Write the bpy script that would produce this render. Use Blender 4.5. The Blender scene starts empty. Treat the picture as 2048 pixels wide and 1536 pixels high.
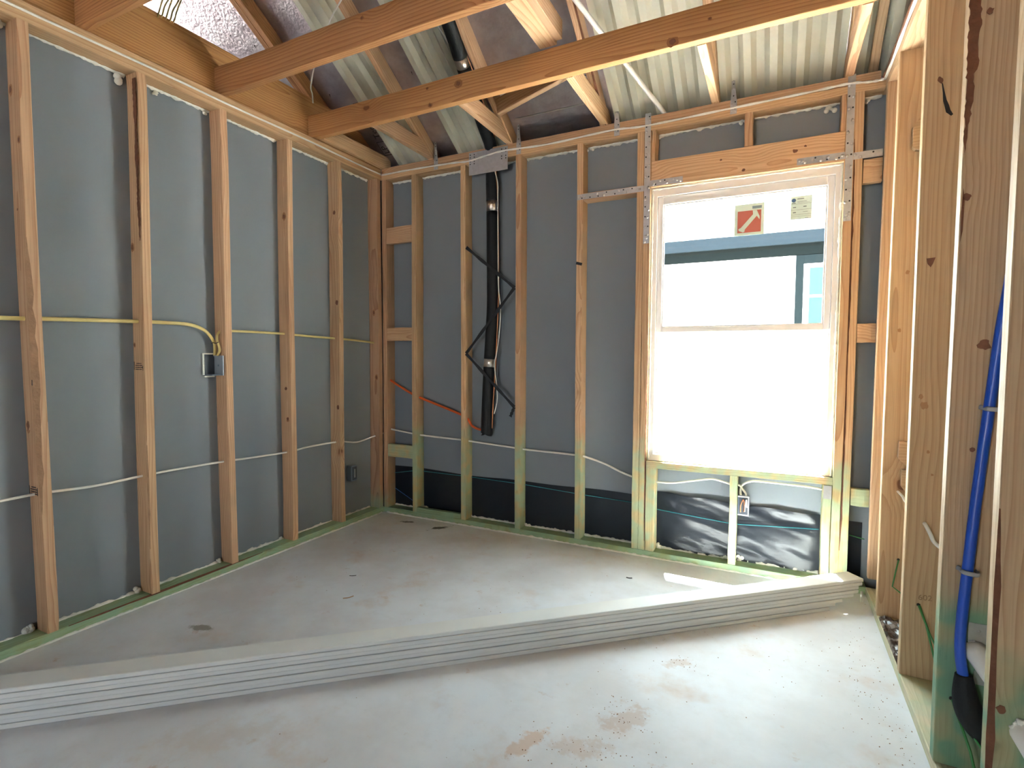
import bpy, bmesh, math, random
from mathutils import Vector, Matrix, noise as mnoise
random.seed(7)
SC = bpy.context.scene
COL = SC.collection

# ------------------------------------------------------------------ camera
cam_d = bpy.data.cameras.new('camera'); cam = bpy.data.objects.new('camera', cam_d); COL.objects.link(cam)
cam_d.sensor_width = 36; cam_d.lens = 1053.69 / 2048 * 36; cam_d.clip_start = 0.02; cam_d.clip_end = 200
_r = Vector((0.89381916, 0.44840631, 0.00436909)); _u = Vector((-0.0275115, 0.04510936, 0.99860316)); _f = Vector((-0.44758287, 0.89269084, -0.05265595))
cam.matrix_world = Matrix(((_r.x, _u.x, -_f.x, 2.5913), (_r.y, _u.y, -_f.y, -3.0442), (_r.z, _u.z, -_f.z, 1.1632), (0, 0, 0, 1)))
SC.camera = cam
# ------------------------------------------------------------------ sky, sun, exposure
SC.view_settings.view_transform = 'Standard'; SC.view_settings.look = 'None'
SC.view_settings.exposure = 0.86; SC.view_settings.gamma = 1.0; SC.view_settings.use_curve_mapping = False
SC.cycles.use_denoising = True
SC.cycles.use_adaptive_sampling = True; SC.cycles.adaptive_threshold = 0.04
SC.cycles.max_bounces = 6; SC.cycles.diffuse_bounces = 4; SC.cycles.glossy_bounces = 2; SC.cycles.time_limit = 800
SC.cycles.transparent_max_bounces = 8; SC.cycles.sample_clamp_indirect = 60
SC.cycles.caustics_reflective = False; SC.cycles.caustics_refractive = False
wd = bpy.data.worlds.new('sky'); SC.world = wd; wd.use_nodes = True
bg = wd.node_tree.nodes['Background']; bg.inputs[0].default_value = (0.80, 0.91, 1.0, 1); bg.inputs[1].default_value = 12.0
sun_d = bpy.data.lights.new('sun', 'SUN'); sun_d.energy = 300; sun_d.angle = 0.02; sun_d.color = (1, 0.97, 0.93)
sun = bpy.data.objects.new('sun', sun_d); COL.objects.link(sun)
sun.rotation_euler = Vector((0.105, -0.338, -1.0)).to_track_quat('-Z', 'Y').to_euler()
def portal(name, loc, rot, sx, sy):
    d = bpy.data.lights.new(name, 'AREA'); d.shape = 'RECTANGLE'; d.size = sx; d.size_y = sy
    d.cycles.is_portal = True
    o = bpy.data.objects.new(name, d); COL.objects.link(o); o.location = loc; o.rotation_euler = rot
portal('window_daylight_portal', (2.397, 0.125, 1.33), (-math.pi / 2, 0, 0), 0.9, 1.52)
portal('rear_daylight_portal', (1.5, -5.25, 1.05), (math.pi / 2, 0, 0), 0.4, 2.1)

# ------------------------------------------------------------------ node helpers
def mat(name):
    m = bpy.data.materials.new(name); m.use_nodes = True
    nt = m.node_tree; b = nt.nodes['Principled BSDF']
    return m, nt, b
def N(nt, t, ins=None, **kw):
    n = nt.nodes.new('ShaderNode' + t)
    for k, v in kw.items(): setattr(n, k, v)
    for k, v in (ins or {}).items():
        s = n.inputs[k]
        if hasattr(v, 'is_output'): nt.links.new(v, s)
        else: s.default_value = v
    return n
def M_(nt, op, a, b=0.5, c=None, clamp=False):
    ins = {0: a, 1: b}
    if c is not None: ins[2] = c
    n = N(nt, 'Math', ins, operation=op); n.use_clamp = clamp
    return n.outputs[0]
def mixc(nt, f, a, b, blend='MIX'):
    n = N(nt, 'Mix', data_type='RGBA', blend_type=blend)
    for k, v in ((0, f), (6, a), (7, b)):
        if hasattr(v, 'is_output'): nt.links.new(v, n.inputs[k])
        else: n.inputs[k].default_value = v if k == 0 else (*v, 1)[:4]
    return n.outputs[2]
def ramp(nt, fac, stops):
    n = N(nt, 'ValToRGB', {0: fac}); e = n.color_ramp.elements
    while len(e) < len(stops): e.new(0.5)
    for i, (p, c) in enumerate(stops):
        e[i].position = p; e[i].color = (*c, 1) if len(c) == 3 else c
    return n.outputs[0]
def step(nt, v, lo, hi):
    n = N(nt, 'MapRange', {0: v, 1: lo, 2: hi, 3: 0.0, 4: 1.0}, interpolation_type='SMOOTHSTEP')
    return n.outputs[0]

def plain(name, col, rough=0.5, metal=0.0, spec=0.5, noise_amt=0.0, noise_scale=20, bump=0.0, bump_scale=60):
    m, nt, b = mat(name)
    b.inputs['Roughness'].default_value = rough; b.inputs['Metallic'].default_value = metal
    b.inputs['Specular IOR Level'].default_value = spec
    tc = N(nt, 'TexCoord').outputs['Object']
    if noise_amt:
        nz = N(nt, 'TexNoise', {'Vector': tc, 'Scale': noise_scale, 'Detail': 4}).outputs[0]
        k = M_(nt, 'MULTIPLY_ADD', M_(nt, 'SUBTRACT', nz, 0.5), noise_amt * 2, 1.0)
        hs = N(nt, 'HueSaturation', {'Value': k, 'Color': (*col, 1)})
        nt.links.new(hs.outputs[0], b.inputs['Base Color'])
    else:
        b.inputs['Base Color'].default_value = (*col, 1)
    if bump:
        nz = N(nt, 'TexNoise', {'Vector': tc, 'Scale': bump_scale, 'Detail': 3}).outputs[0]
        bp = N(nt, 'Bump', {'Strength': 1.0, 'Distance': bump, 'Height': nz})
        nt.links.new(bp.outputs[0], b.inputs['Normal'])
    return m

def wood(name, light, dark, green_z=None, green_n=0.3, sat=1.0, knots=True, stain=0.35, green_amt=0.8, green_cols=((0.34, 0.47, 0.30), (0.44, 0.46, 0.22))):
    """lumber: local X runs along the board; rings, knots, stains; optional green treatment paint near the floor"""
    m, nt, b = mat(name)
    tc = N(nt, 'TexCoord').outputs['Object']
    rnd = N(nt, 'ObjectInfo').outputs['Random']
    off = N(nt, 'CombineXYZ', {0: M_(nt, 'MULTIPLY', rnd, 37.0), 1: M_(nt, 'MULTIPLY_ADD', M_(nt, 'FRACT', M_(nt, 'MULTIPLY', rnd, 17.0)), 0.16, -0.08),
                               2: M_(nt, 'MULTIPLY_ADD', M_(nt, 'FRACT', M_(nt, 'MULTIPLY', rnd, 53.0)), 0.10, 0.02)}).outputs[0]
    p = N(nt, 'VectorMath', {0: tc, 1: off}, operation='ADD').outputs[0]
    # knots
    kp = N(nt, 'VectorMath', {0: p, 1: (0.62, 1.0, 1.0)}, operation='MULTIPLY').outputs[0]
    kn = N(nt, 'TexNoise', {'Vector': p, 'Scale': 30.0, 'Detail': 0}).outputs[1]
    kp2 = N(nt, 'VectorMath', {0: kp, 1: N(nt, 'VectorMath', {0: kn, 1: (.012, .012, .012)}, operation='MULTIPLY').outputs[0]}, operation='ADD').outputs[0]
    vor = N(nt, 'TexVoronoi', {'Vector': kp2, 'Scale': 3.6, 'Randomness': 1.0}).outputs['Distance']
    infl = step(nt, vor, 0.34, 0.0)
    # rings
    sp = N(nt, 'VectorMath', {0: p, 1: (0.055, 1.0, 1.0)}, operation='MULTIPLY').outputs[0]
    nzv = N(nt, 'TexNoise', {'Vector': N(nt, 'VectorMath', {0: p, 1: (0.9, 6, 6)}, operation='MULTIPLY').outputs[0], 'Scale': 1.6, 'Detail': 1}).outputs[0]
    sep = N(nt, 'SeparateXYZ', {0: sp})
    r = M_(nt, 'SQRT', M_(nt, 'ADD', M_(nt, 'POWER', sep.outputs[1], 2.0), M_(nt, 'POWER', sep.outputs[2], 2.0)))
    r = M_(nt, 'ADD', r, M_(nt, 'MULTIPLY', nzv, 0.055))
    r = M_(nt, 'ADD', r, M_(nt, 'MULTIPLY', infl, 0.03))
    s = M_(nt, 'FRACT', M_(nt, 'MULTIPLY', r, 78.0))
    ring = M_(nt, 'POWER', s, 3.0)
    fine = N(nt, 'TexNoise', {'Vector': N(nt, 'VectorMath', {0: p, 1: (6, 260, 260)}, operation='MULTIPLY').outputs[0], 'Scale': 1.0, 'Detail': 0}).outputs[0]
    big = N(nt, 'TexNoise', {'Vector': N(nt, 'VectorMath', {0: p, 1: (1.2, 9, 9)}, operation='MULTIPLY').outputs[0], 'Scale': 1.0, 'Detail': 1}).outputs[0]
    c = mixc(nt, M_(nt, 'MULTIPLY', ring, 0.85), light, dark)
    c = mixc(nt, M_(nt, 'MULTIPLY', step(nt, fine, 0.45, 0.75), 0.18), c, tuple(x * 0.6 for x in dark))
    c = mixc(nt, M_(nt, 'MULTIPLY', step(nt, big, 0.5, 0.8), stain), c, tuple(x * 0.8 for x in dark))
    hs = N(nt, 'HueSaturation', {'Hue': M_(nt, 'MULTIPLY_ADD', M_(nt, 'FRACT', M_(nt, 'MULTIPLY', rnd, 91.0)), 0.010, 0.492), 'Saturation': sat,
                                 'Value': M_(nt, 'MULTIPLY_ADD', M_(nt, 'FRACT', M_(nt, 'MULTIPLY', rnd, 7.0)), 0.24, 0.88), 'Color': c})
    c = hs.outputs[0]
    if knots:
        c = mixc(nt, M_(nt, 'MULTIPLY', step(nt, vor, 0.11, 0.05), 0.40), c, (0.33, 0.12, 0.04))
        c = mixc(nt, M_(nt, 'MULTIPLY', step(nt, vor, 0.060, 0.040), 0.75), c, (0.14, 0.045, 0.018))
    if green_z is not None:
        gp = N(nt, 'NewGeometry').outputs['Position']
        z = N(nt, 'SeparateXYZ', {0: gp}).outputs[2]
        g1 = N(nt, 'TexNoise', {'Vector': gp, 'Scale': 7.0, 'Detail': 2, 'Roughness': 0.65}).outputs[0]
        zz = M_(nt, 'ADD', z, M_(nt, 'MULTIPLY', M_(nt, 'SUBTRACT', g1, 0.5), green_n * 2))
        g = step(nt, zz, green_z + 0.10, green_z - 0.10)
        g2 = N(nt, 'TexNoise', {'Vector': gp, 'Scale': 13.0, 'Detail': 1}).outputs[0]
        gc = mixc(nt, step(nt, g2, 0.4, 0.65), *green_cols)
        c = mixc(nt, M_(nt, 'MULTIPLY', g, M_(nt, 'MULTIPLY_ADD', step(nt, g2, 0.75, 0.4), green_amt * 0.5, green_amt * 0.5)), c, gc)
    nt.links.new(c, b.inputs['Base Color'])
    b.inputs['Roughness'].default_value = 0.62; b.inputs['Specular IOR Level'].default_value = 0.35
    bp = N(nt, 'Bump', {'Strength': 0.5, 'Distance': 0.0012, 'Height': M_(nt, 'ADD', M_(nt, 'MULTIPLY', ring, -0.6), fine)})
    nt.links.new(bp.outputs[0], b.inputs['Normal'])
    return m

W_STUD = wood('stud_lumber', (0.63, 0.41, 0.235), (0.43, 0.22, 0.105))
W_STUDG = wood('stud_lumber_green_sprayed', (0.63, 0.42, 0.24), (0.43, 0.22, 0.105), green_z=0.62, green_n=0.22)
W_CORN = wood('corner_lumber_green_sprayed', (0.52, 0.32, 0.18), (0.32, 0.16, 0.08), green_z=0.10, green_n=0.1)
W_JOIST = wood('joist_lumber', (0.52, 0.265, 0.105), (0.31, 0.115, 0.036))
W_PALE = wood('right_wall_lumber', (0.54, 0.375, 0.22), (0.40, 0.245, 0.125), stain=0.25)
W_PALEG = wood('right_wall_lumber_green_sprayed', (0.53, 0.385, 0.24), (0.38, 0.24, 0.13), green_z=0.50, green_n=0.14, stain=0.25, green_amt=1.0, green_cols=((0.17, 0.31, 0.20), (0.26, 0.34, 0.19)))
W_PLATE = wood('top_plate_lumber', (0.62, 0.40, 0.22), (0.45, 0.24, 0.11))
W_GREEN = wood('treated_plate_lumber', (0.27, 0.42, 0.27), (0.16, 0.21, 0.10), green_z=0.07, green_n=0.16, knots=True, stain=0.6)
W_RPLATE = wood('right_plate_lumber', (0.68, 0.58, 0.42), (0.5, 0.42, 0.28), green_z=0.03, green_n=0.16)

SHEATH = plain('grey_sheathing_board', (0.215, 0.238, 0.268), 0.62, spec=0.35, noise_amt=0.05, noise_scale=3)
CAULK = plain('white_sealant', (0.80, 0.78, 0.72), 0.7, noise_amt=0.1, noise_scale=40, bump=0.003, bump_scale=150)
STEEL = plain('galvanised_steel', (0.46, 0.46, 0.48), 0.42, 0.75, noise_amt=0.18, noise_scale=45)
NAILM = plain('nail_steel', (0.55, 0.54, 0.54), 0.28, 0.95)
HOLE = plain('dark_hole', (0.03, 0.027, 0.025), 0.9)
INK = plain('black_ink', (0.035, 0.025, 0.025), 0.7)
PENCIL = plain('pencil_line', (0.30, 0.19, 0.10), 0.8)
BARK = plain('bark', (0.16, 0.060, 0.028), 0.85, noise_amt=0.45, noise_scale=35, bump=0.004, bump_scale=90)
WANE = plain('waney_edge', (0.40, 0.235, 0.13), 0.8, noise_amt=0.3, noise_scale=30, bump=0.004, bump_scale=80)
KNOTM = plain('knot_wood', (0.17, 0.065, 0.03), 0.6, noise_amt=0.4, noise_scale=60)
BLACKM = plain('black_foam', (0.012, 0.012, 0.013), 0.62, spec=0.3, bump=0.0008, bump_scale=250)
BLACKS = plain('black_webbing', (0.012, 0.012, 0.014), 0.7)
VINYL = plain('white_vinyl', (0.80, 0.76, 0.74), 0.35)
PVC = plain('white_pvc', (0.85, 0.82, 0.78), 0.35)
YCAB = plain('yellow_cable_jacket', (0.66, 0.52, 0.20), 0.45)
WCAB = plain('white_cable_jacket', (0.80, 0.76, 0.70), 0.45)
OCAB = plain('orange_cable_jacket', (0.72, 0.11, 0.02), 0.45)
BLUEP = plain('blue_pex', (0.012, 0.075, 0.50), 0.32)
BOXM = plain('blue_grey_plastic', (0.16, 0.20, 0.26), 0.45)
BOXD = plain('dark_box', (0.06, 0.07, 0.09), 0.5)
BOXF = plain('metal_box_face', (0.34, 0.37, 0.42), 0.4, 0.3)
TEAL = plain('teal_string', (0.03, 0.25, 0.29), 0.5)
BLUES = plain('blue_string', (0.03, 0.13, 0.42), 0.5)
GREENS = plain('green_string', (0.05, 0.24, 0.06), 0.4)
CREAM = plain('cream_baffle', (0.91, 0.87, 0.74), 0.5, noise_amt=0.02, noise_scale=5)
COPPER = plain('copper_strip', (0.62, 0.24, 0.12), 0.35, 0.9)
BOARDM = plain('white_primed_board', (0.71, 0.715, 0.705), 0.6, noise_amt=0.06, noise_scale=9)
BOARDE = plain('board_bare_end', (0.50, 0.46, 0.40), 0.8, noise_amt=0.15, noise_scale=60)
GREYP = plain('grey_plastic', (0.30, 0.31, 0.33), 0.5)
REDS = plain('red_sticker_print', (0.62, 0.17, 0.12), 0.5)
PALEGS = plain('pale_green_sticker', (0.74, 0.88, 0.78), 0.5)
CHIP = plain('wood_splinter', (0.40, 0.22, 0.10), 0.7)
DIRT = plain('red_brown_dirt', (0.28, 0.13, 0.07), 0.9, noise_amt=0.3, noise_scale=50)

def foil():
    m, nt, b = mat('foil_faced_sheathing')
    tc = N(nt, 'TexCoord').outputs['Object']
    nz = N(nt, 'TexNoise', {'Vector': tc, 'Scale': 9.0, 'Detail': 5, 'Roughness': 0.6}).outputs[0]
    c = mixc(nt, step(nt, nz, 0.35, 0.7), (0.50, 0.42, 0.45), (0.62, 0.56, 0.58))
    nt.links.new(c, b.inputs['Base Color']); b.inputs['Metallic'].default_value = 0.9
    b.inputs['Roughness'].default_value = 0.30
    n2 = N(nt, 'TexNoise', {'Vector': tc, 'Scale': 60.0, 'Detail': 4}).outputs[0]
    bp = N(nt, 'Bump', {'Strength': 0.7, 'Distance': 0.004, 'Height': M_(nt, 'ADD', n2, M_(nt, 'MULTIPLY', nz, 2.0))})
    nt.links.new(bp.outputs[0], b.inputs['Normal'])
    return m
FOIL = foil()
def foil_tape():
    m, nt, b = mat('foil_tape'); tc = N(nt, 'TexCoord').outputs['Object']
    b.inputs['Base Color'].default_value = (0.75, 0.70, 0.66, 1); b.inputs['Metallic'].default_value = 1; b.inputs['Roughness'].default_value = 0.28
    n2 = N(nt, 'TexNoise', {'Vector': tc, 'Scale': 70.0, 'Detail': 3}).outputs[0]
    nt.links.new(N(nt, 'Bump', {'Strength': 0.8, 'Distance': 0.004, 'Height': n2}).outputs[0], b.inputs['Normal'])
    return m
TAPE = foil_tape()
def membrane_mat():
    m, nt, b = mat('black_plastic_membrane'); tc = N(nt, 'TexCoord').outputs['Object']
    b.inputs['Base Color'].default_value = (0.010, 0.013, 0.020, 1); b.inputs['Roughness'].default_value = 0.30
    b.inputs['Specular IOR Level'].default_value = 0.4
    n2 = N(nt, 'TexNoise', {'Vector': tc, 'Scale': 22.0, 'Detail': 4}).outputs[0]
    nt.links.new(N(nt, 'Bump', {'Strength': 0.3, 'Distance': 0.004, 'Height': n2}).outputs[0], b.inputs['Normal'])
    return m
MEMB = membrane_mat()
def concrete():
    m, nt, b = mat('concrete_slab')
    gp = N(nt, 'TexCoord').outputs['Object']
    def nz(s, d=5, r=0.6, off=(0, 0, 0)):
        v = N(nt, 'VectorMath', {0: gp, 1: off}, operation='ADD').outputs[0]
        return N(nt, 'TexNoise', {'Vector': v, 'Scale': s, 'Detail': d, 'Roughness': r}).outputs[0]
    c = mixc(nt, step(nt, nz(2.2), 0.35, 0.65), (0.64, 0.64, 0.66), (0.73, 0.76, 0.81))
    c = mixc(nt, M_(nt, 'MULTIPLY', step(nt, nz(11, 6, 0.7), 0.5, 0.75), 0.30), c, (0.55, 0.54, 0.545))
    c = mixc(nt, M_(nt, 'MULTIPLY', step(nt, nz(3.1, 6, 0.62, (4, 9, 0)), 0.55, 0.78), 0.55), c, (0.55, 0.36, 0.24))
    c = mixc(nt, M_(nt, 'MULTIPLY', step(nt, nz(8.0, 6, 0.7, (1, 3, 0)), 0.62, 0.72), 0.45), c, (0.46, 0.27, 0.17))
    sx = N(nt, 'SeparateXYZ', {0: gp})
    # scuff smudges and earth marks with their own shapes
    wob = nz(14, 4, 0.7, (7, 2, 0))
    def spot(x, y, rx, ry, ang, col, amt, soft=0.5):
        nonlocal c
        ca, sa = math.cos(ang), math.sin(ang)
        dx = M_(nt, 'SUBTRACT', sx.outputs[0], x); dy = M_(nt, 'SUBTRACT', sx.outputs[1], y)
        a = M_(nt, 'ADD', M_(nt, 'MULTIPLY', dx, ca / rx), M_(nt, 'MULTIPLY', dy, sa / rx))
        d = M_(nt, 'ADD', M_(nt, 'MULTIPLY', dx, -sa / ry), M_(nt, 'MULTIPLY', dy, ca / ry))
        q = M_(nt, 'SQRT', M_(nt, 'ADD', M_(nt, 'MULTIPLY', a, a), M_(nt, 'MULTIPLY', d, d)))
        q = M_(nt, 'ADD', q, M_(nt, 'MULTIPLY', M_(nt, 'SUBTRACT', wob, 0.5), 3.2))
        c = mixc(nt, M_(nt, 'MULTIPLY', step(nt, q, 1.0, 1.0 - soft), amt), c, col)
    spot(0.585, -0.125, 0.085, 0.03, 0.9, (0.03, 0.03, 0.03), 0.9)
    spot(0.30, -0.12, 0.06, 0.022, 0.3, (0.05, 0.045, 0.04), 0.8)
    spot(0.42, -1.68, 0.06, 0.03, 0.2, (0.16, 0.14, 0.10), 0.7)
    spot(1.95, -1.66, 0.10, 0.035, 1.2, (0.58, 0.36, 0.22), 0.55)
    spot(2.19, -1.42, 0.11, 0.05, 1.0, (0.48, 0.30, 0.20), 0.45)
    spot(2.29, -1.02, 0.06, 0.03, 0.9, (0.50, 0.33, 0.23), 0.4)
    spot(2.10, -1.60, 0.10, 0.05, 0.4, (0.50, 0.33, 0.22), 0.35)
    spot(1.75, -1.20, 0.16, 0.012, 0.72, (0.48, 0.26, 0.15), 0.6)
    spot(0.62, -1.90, 0.45, 0.12, 0.7, (0.52, 0.40, 0.30), 0.30, 0.9)
    spot(1.10, -2.05, 0.30, 0.10, 0.7, (0.54, 0.42, 0.32), 0.30, 0.9)
    nt.links.new(c, b.inputs['Base Color']); b.inputs['Roughness'].default_value = 0.55; b.inputs['Specular IOR Level'].default_value = 0.35
    nt.links.new(N(nt, 'Bump', {'Strength': 0.25, 'Distance': 0.002, 'Height': nz(35, 5)}).outputs[0], b.inputs['Normal'])
    return m
CONC = concrete()
def glass():
    m, nt, b = mat('window_glass')
    tr = N(nt, 'BsdfTransparent', {0: (0.93, 0.98, 0.965, 1)}); gl = N(nt, 'BsdfGlossy', {0: (1, 1, 1, 1), 'Roughness': 0.02})
    lw = N(nt, 'LayerWeight', {'Blend': 0.5}).outputs['Facing']
    fr = M_(nt, 'MULTIPLY_ADD', M_(nt, 'POWER', lw, 5.0), 0.6, 0.035)
    mx = N(nt, 'MixShader', {0: fr, 1: tr.outputs[0], 2: gl.outputs[0]})
    nt.links.new(mx.outputs[0], nt.nodes['Material Output'].inputs[0])
    return m
GLASS = glass()
def clear_plastic():
    m, nt, b = mat('dirty_clear_plastic')
    tc = N(nt, 'TexCoord').outputs['Object']
    nz = N(nt, 'TexNoise', {'Vector': tc, 'Scale': 18.0, 'Detail': 4}).outputs[0]
    nt.links.new(mixc(nt, step(nt, nz, 0.4, 0.62), (0.10, 0.06, 0.045), (0.46, 0.38, 0.33)), b.inputs['Base Color'])
    b.inputs['Roughness'].default_value = 0.22; b.inputs['Specular IOR Level'].default_value = 0.9
    return m
CLEARP = clear_plastic()

# ------------------------------------------------------------------ mesh helpers
def link(name, me, m=None, parent=None, label=None, cat=None, group=None, kind=None):
    o = bpy.data.objects.new(name, me); COL.objects.link(o)
    if me is not None and m is not None: me.materials.append(m)
    if parent is not None: o.parent = parent
    for k, v in (('label', label), ('category', cat), ('group', group), ('kind', kind)):
        if v: o[k] = v
    return o
def from_bm(name, bm, m=None, parent=None, smooth=False, **kw):
    bmesh.ops.recalc_face_normals(bm, faces=bm.faces)
    me = bpy.data.meshes.new(name); bm.to_mesh(me); bm.free()
    if smooth:
        for p in me.polygons: p.use_smooth = True
    return link(name, me, m, parent, **kw)
def bbox(bm, x0, x1, y0, y1, z0, z1, mi=0):
    vs = [bm.verts.new(v) for v in ((x0, y0, z0), (x1, y0, z0), (x1, y1, z0), (x0, y1, z0), (x0, y0, z1), (x1, y0, z1), (x1, y1, z1), (x0, y1, z1))]
    for f in ((0, 3, 2, 1), (4, 5, 6, 7), (0, 1, 5, 4), (1, 2, 6, 5), (2, 3, 7, 6), (3, 0, 4, 7)):
        bm.faces.new([vs[i] for i in f]).material_index = mi
def boxes(name, lst, m, parent=None, bevel=0.0, **kw):
    bm = bmesh.new()
    for b in lst: bbox(bm, *b)
    if bevel: bmesh.ops.bevel(bm, geom=bm.edges[:], offset=bevel, segments=1, affect='EDGES')
    return from_bm(name, bm, m, parent, **kw)
def lumber(name, p0, p1, side, wy, wz, m, parent=None, segs=10, warp=0.0015, wane=None, chamfer=0.0022, cut0=0.0, cut1=0.0, **kw):
    """one board: local X along its length. wane = (corner index, start, end, depth): bark-edge loss on one corner. cut: end slope (dx per z)"""
    p0, p1, side = Vector(p0), Vector(p1), Vector(side)
    ax = (p1 - p0); L = ax.length; ax.normalize()
    sy = (side - ax * side.dot(ax)).normalized(); sz = ax.cross(sy)
    bm = bmesh.new(); rings = []
    a, b_, c = wy / 2, wz / 2, chamfer
    prof = [(-a + c, -b_), (a - c, -b_), (a, -b_ + c), (a, b_ - c), (a - c, b_), (-a + c, b_), (-a, b_ - c), (-a, -b_ + c)]
    cor = [(7, 0), (1, 2), (3, 4), (5, 6)]
    sd = random.random() * 100
    if wane: segs = max(segs, 44)
    for i in range(segs + 1):
        t = i / segs; x = t * L
        wy_ = warp * math.sin(t * 5 + sd) if 0 < i < segs else 0
        wz_ = warp * math.cos(t * 4 + sd) if 0 < i < segs else 0
        loop = []
        for k, (yy, zz) in enumerate(prof):
            if wane:
                ci, s0, s1, dep = wane
                if k in cor[ci]:
                    e = min(1, max(0, (t - s0) / 0.08)) * min(1, max(0, (s1 - t) / 0.08))
                    d = dep * e * (0.55 + 0.9 * abs(mnoise.noise(Vector((x * 9 + sd, 0, 0)))) + 0.35 * mnoise.noise(Vector((x * 45, sd, 0))))
                    if k == cor[ci][0] :
                        if ci in (0, 2): zz -= math.copysign(d, zz)
                        else: yy -= math.copysign(d, yy)
                    else:
                        if ci in (0, 2): yy -= math.copysign(d, yy)
                        else: zz -= math.copysign(d, zz)
            xx = x
            if i == 0: xx += cut0 * zz
            if i == segs: xx += cut1 * zz
            loop.append(bm.verts.new((xx, yy + wy_, zz + wz_)))
        rings.append(loop)
    for i in range(segs):
        for k in range(8):
            f = bm.faces.new((rings[i][k], rings[i][(k + 1) % 8], rings[i + 1][(k + 1) % 8], rings[i + 1][k]))
            if wane and k == {0: 7, 1: 1, 2: 3, 3: 5}[wane[0]]:
                t = (i + .5) / segs
                if wane[1] < t < wane[2]: f.material_index = 1
    bm.faces.new(rings[0][::-1]); bm.faces.new(rings[-1])
    o = from_bm(name, bm, m, parent, **kw)
    if wane: o.data.materials.append(WANE if parent is not None and parent.name == 'wall_left' and name == 'stud' else BARK)
    o.matrix_world = Matrix(((ax.x, sy.x, sz.x, p0.x), (ax.y, sy.y, sz.y, p0.y), (ax.z, sy.z, sz.z, p0.z), (0, 0, 0, 1)))
    return o
def lbox(name, x0, x1, y0, y1, z0, z1, axis, m, parent=None, **kw):
    c = [(x0 + x1) / 2, (y0 + y1) / 2, (z0 + z1) / 2]
    if axis == 'x': return lumber(name, (x0, c[1], c[2]), (x1, c[1], c[2]), (0, 1, 0), y1 - y0, z1 - z0, m, parent, **kw)
    if axis == 'y': return lumber(name, (c[0], y0, c[2]), (c[0], y1, c[2]), (1, 0, 0), x1 - x0, z1 - z0, m, parent, **kw)
    return lumber(name, (c[0], c[1], z0), (c[0], c[1], z1), (1, 0, 0), x1 - x0, y1 - y0, m, parent, **kw)
def catmull(pts, n):
    P = [Vector(p) for p in pts]; P = [2 * P[0] - P[1]] + P + [2 * P[-1] - P[-2]]; out = []
    for i in range(1, len(P) - 2):
        for k in range(n):
            t = k / n; a, b, c, d = P[i - 1], P[i], P[i + 1], P[i + 2]
            out.append(0.5 * ((2 * b) + (c - a) * t + (2 * a - 5 * b + 4 * c - d) * t * t + (3 * b - a - 3 * c + d) * t ** 3))
    out.append(P[-2]); return out
def tube_bm(bm, path, rad, sides=8, flat=None, mi=0, cap=True, jit=0.0):
    """sweep; flat=(normal, ratio) flattens the section along normal"""
    rings = []; prev = None
    for i, p in enumerate(path):
        t = (path[min(i + 1, len(path) - 1)] - path[max(i - 1, 0)]).normalized()
        ref = prev if prev is not None else (Vector((0, 0, 1)) if abs(t.z) < 0.9 else Vector((1, 0, 0)))
        if flat: ref = Vector(flat[0])
        u = (ref - t * ref.dot(t)).normalized(); v = t.cross(u); prev = u
        rr = rad(i / max(1, len(path) - 1)) if callable(rad) else rad
        lp = []
        for k in range(sides):
            a = 2 * math.pi * k / sides; q = rr * (1 + (random.uniform(-jit, jit) if jit else 0))
            lp.append(bm.verts.new(p + u * math.cos(a) * q * (flat[1] if flat else 1) + v * math.sin(a) * q))
        rings.append(lp)
    for i in range(len(rings) - 1):
        for k in range(sides):
            bm.faces.new((rings[i][k], rings[i][(k + 1) % sides], rings[i + 1][(k + 1) % sides], rings[i + 1][k])).material_index = mi
    if cap:
        bm.faces.new(rings[0][::-1]).material_index = mi; bm.faces.new(rings[-1]).material_index = mi
def tube(name, pts, rad, m, parent=None, n=8, sides=8, flat=None, smooth=True, curve=True, **kw):
    bm = bmesh.new(); tube_bm(bm, catmull(pts, n) if curve else [Vector(p) for p in pts], rad, sides, flat)
    return from_bm(name, bm, m, parent, smooth=smooth, **kw)
def bead(name, segs, rad, m, parent, rough=0.5, **kw):
    """ragged sealant bead along one or more straight runs"""
    bm = bmesh.new()
    for a, b in segs:
        a, b = Vector(a), Vector(b); L = (b - a).length; n = max(6, int(L / 0.011)); pts = []; sd = random.random() * 50
        for i in range(n + 1):
            t = i / n
            pts.append(a.lerp(b, t) + Vector((0, 0, rad * 0.5 * rough * mnoise.noise(Vector((t * L * 25, sd, 0))))))
        f = lambda t: rad * (1 + rough * 1.1 * mnoise.noise(Vector((t * L * 30, sd, 3))) + rough * random.uniform(-.35, .35))
        tube_bm(bm, pts, f, 6, jit=0.25 * rough)
    return from_bm(name, bm, m, parent, smooth=True, **kw)
def poly_plate(name, pts2, origin, ux, uy, th, m, parent=None, **kw):
    """flat outline (list of 2-D points) in plane origin+ux*a+uy*b, extruded by th along ux x uy"""
    o, ux, uy = Vector(origin), Vector(ux), Vector(uy); n = ux.cross(uy).normalized() * th
    bm = bmesh.new()
    lo = [bm.verts.new(o + ux * a + uy * b) for a, b in pts2]; hi = [bm.verts.new(v.co + n) for v in lo]
    bm.faces.new(lo[::-1]); bm.faces.new(hi)
    for i in range(len(lo)): bm.faces.new((lo[i], lo[(i + 1) % len(lo)], hi[(i + 1) % len(lo)], hi[i]))
    return from_bm(name, bm, m, parent, **kw)
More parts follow.
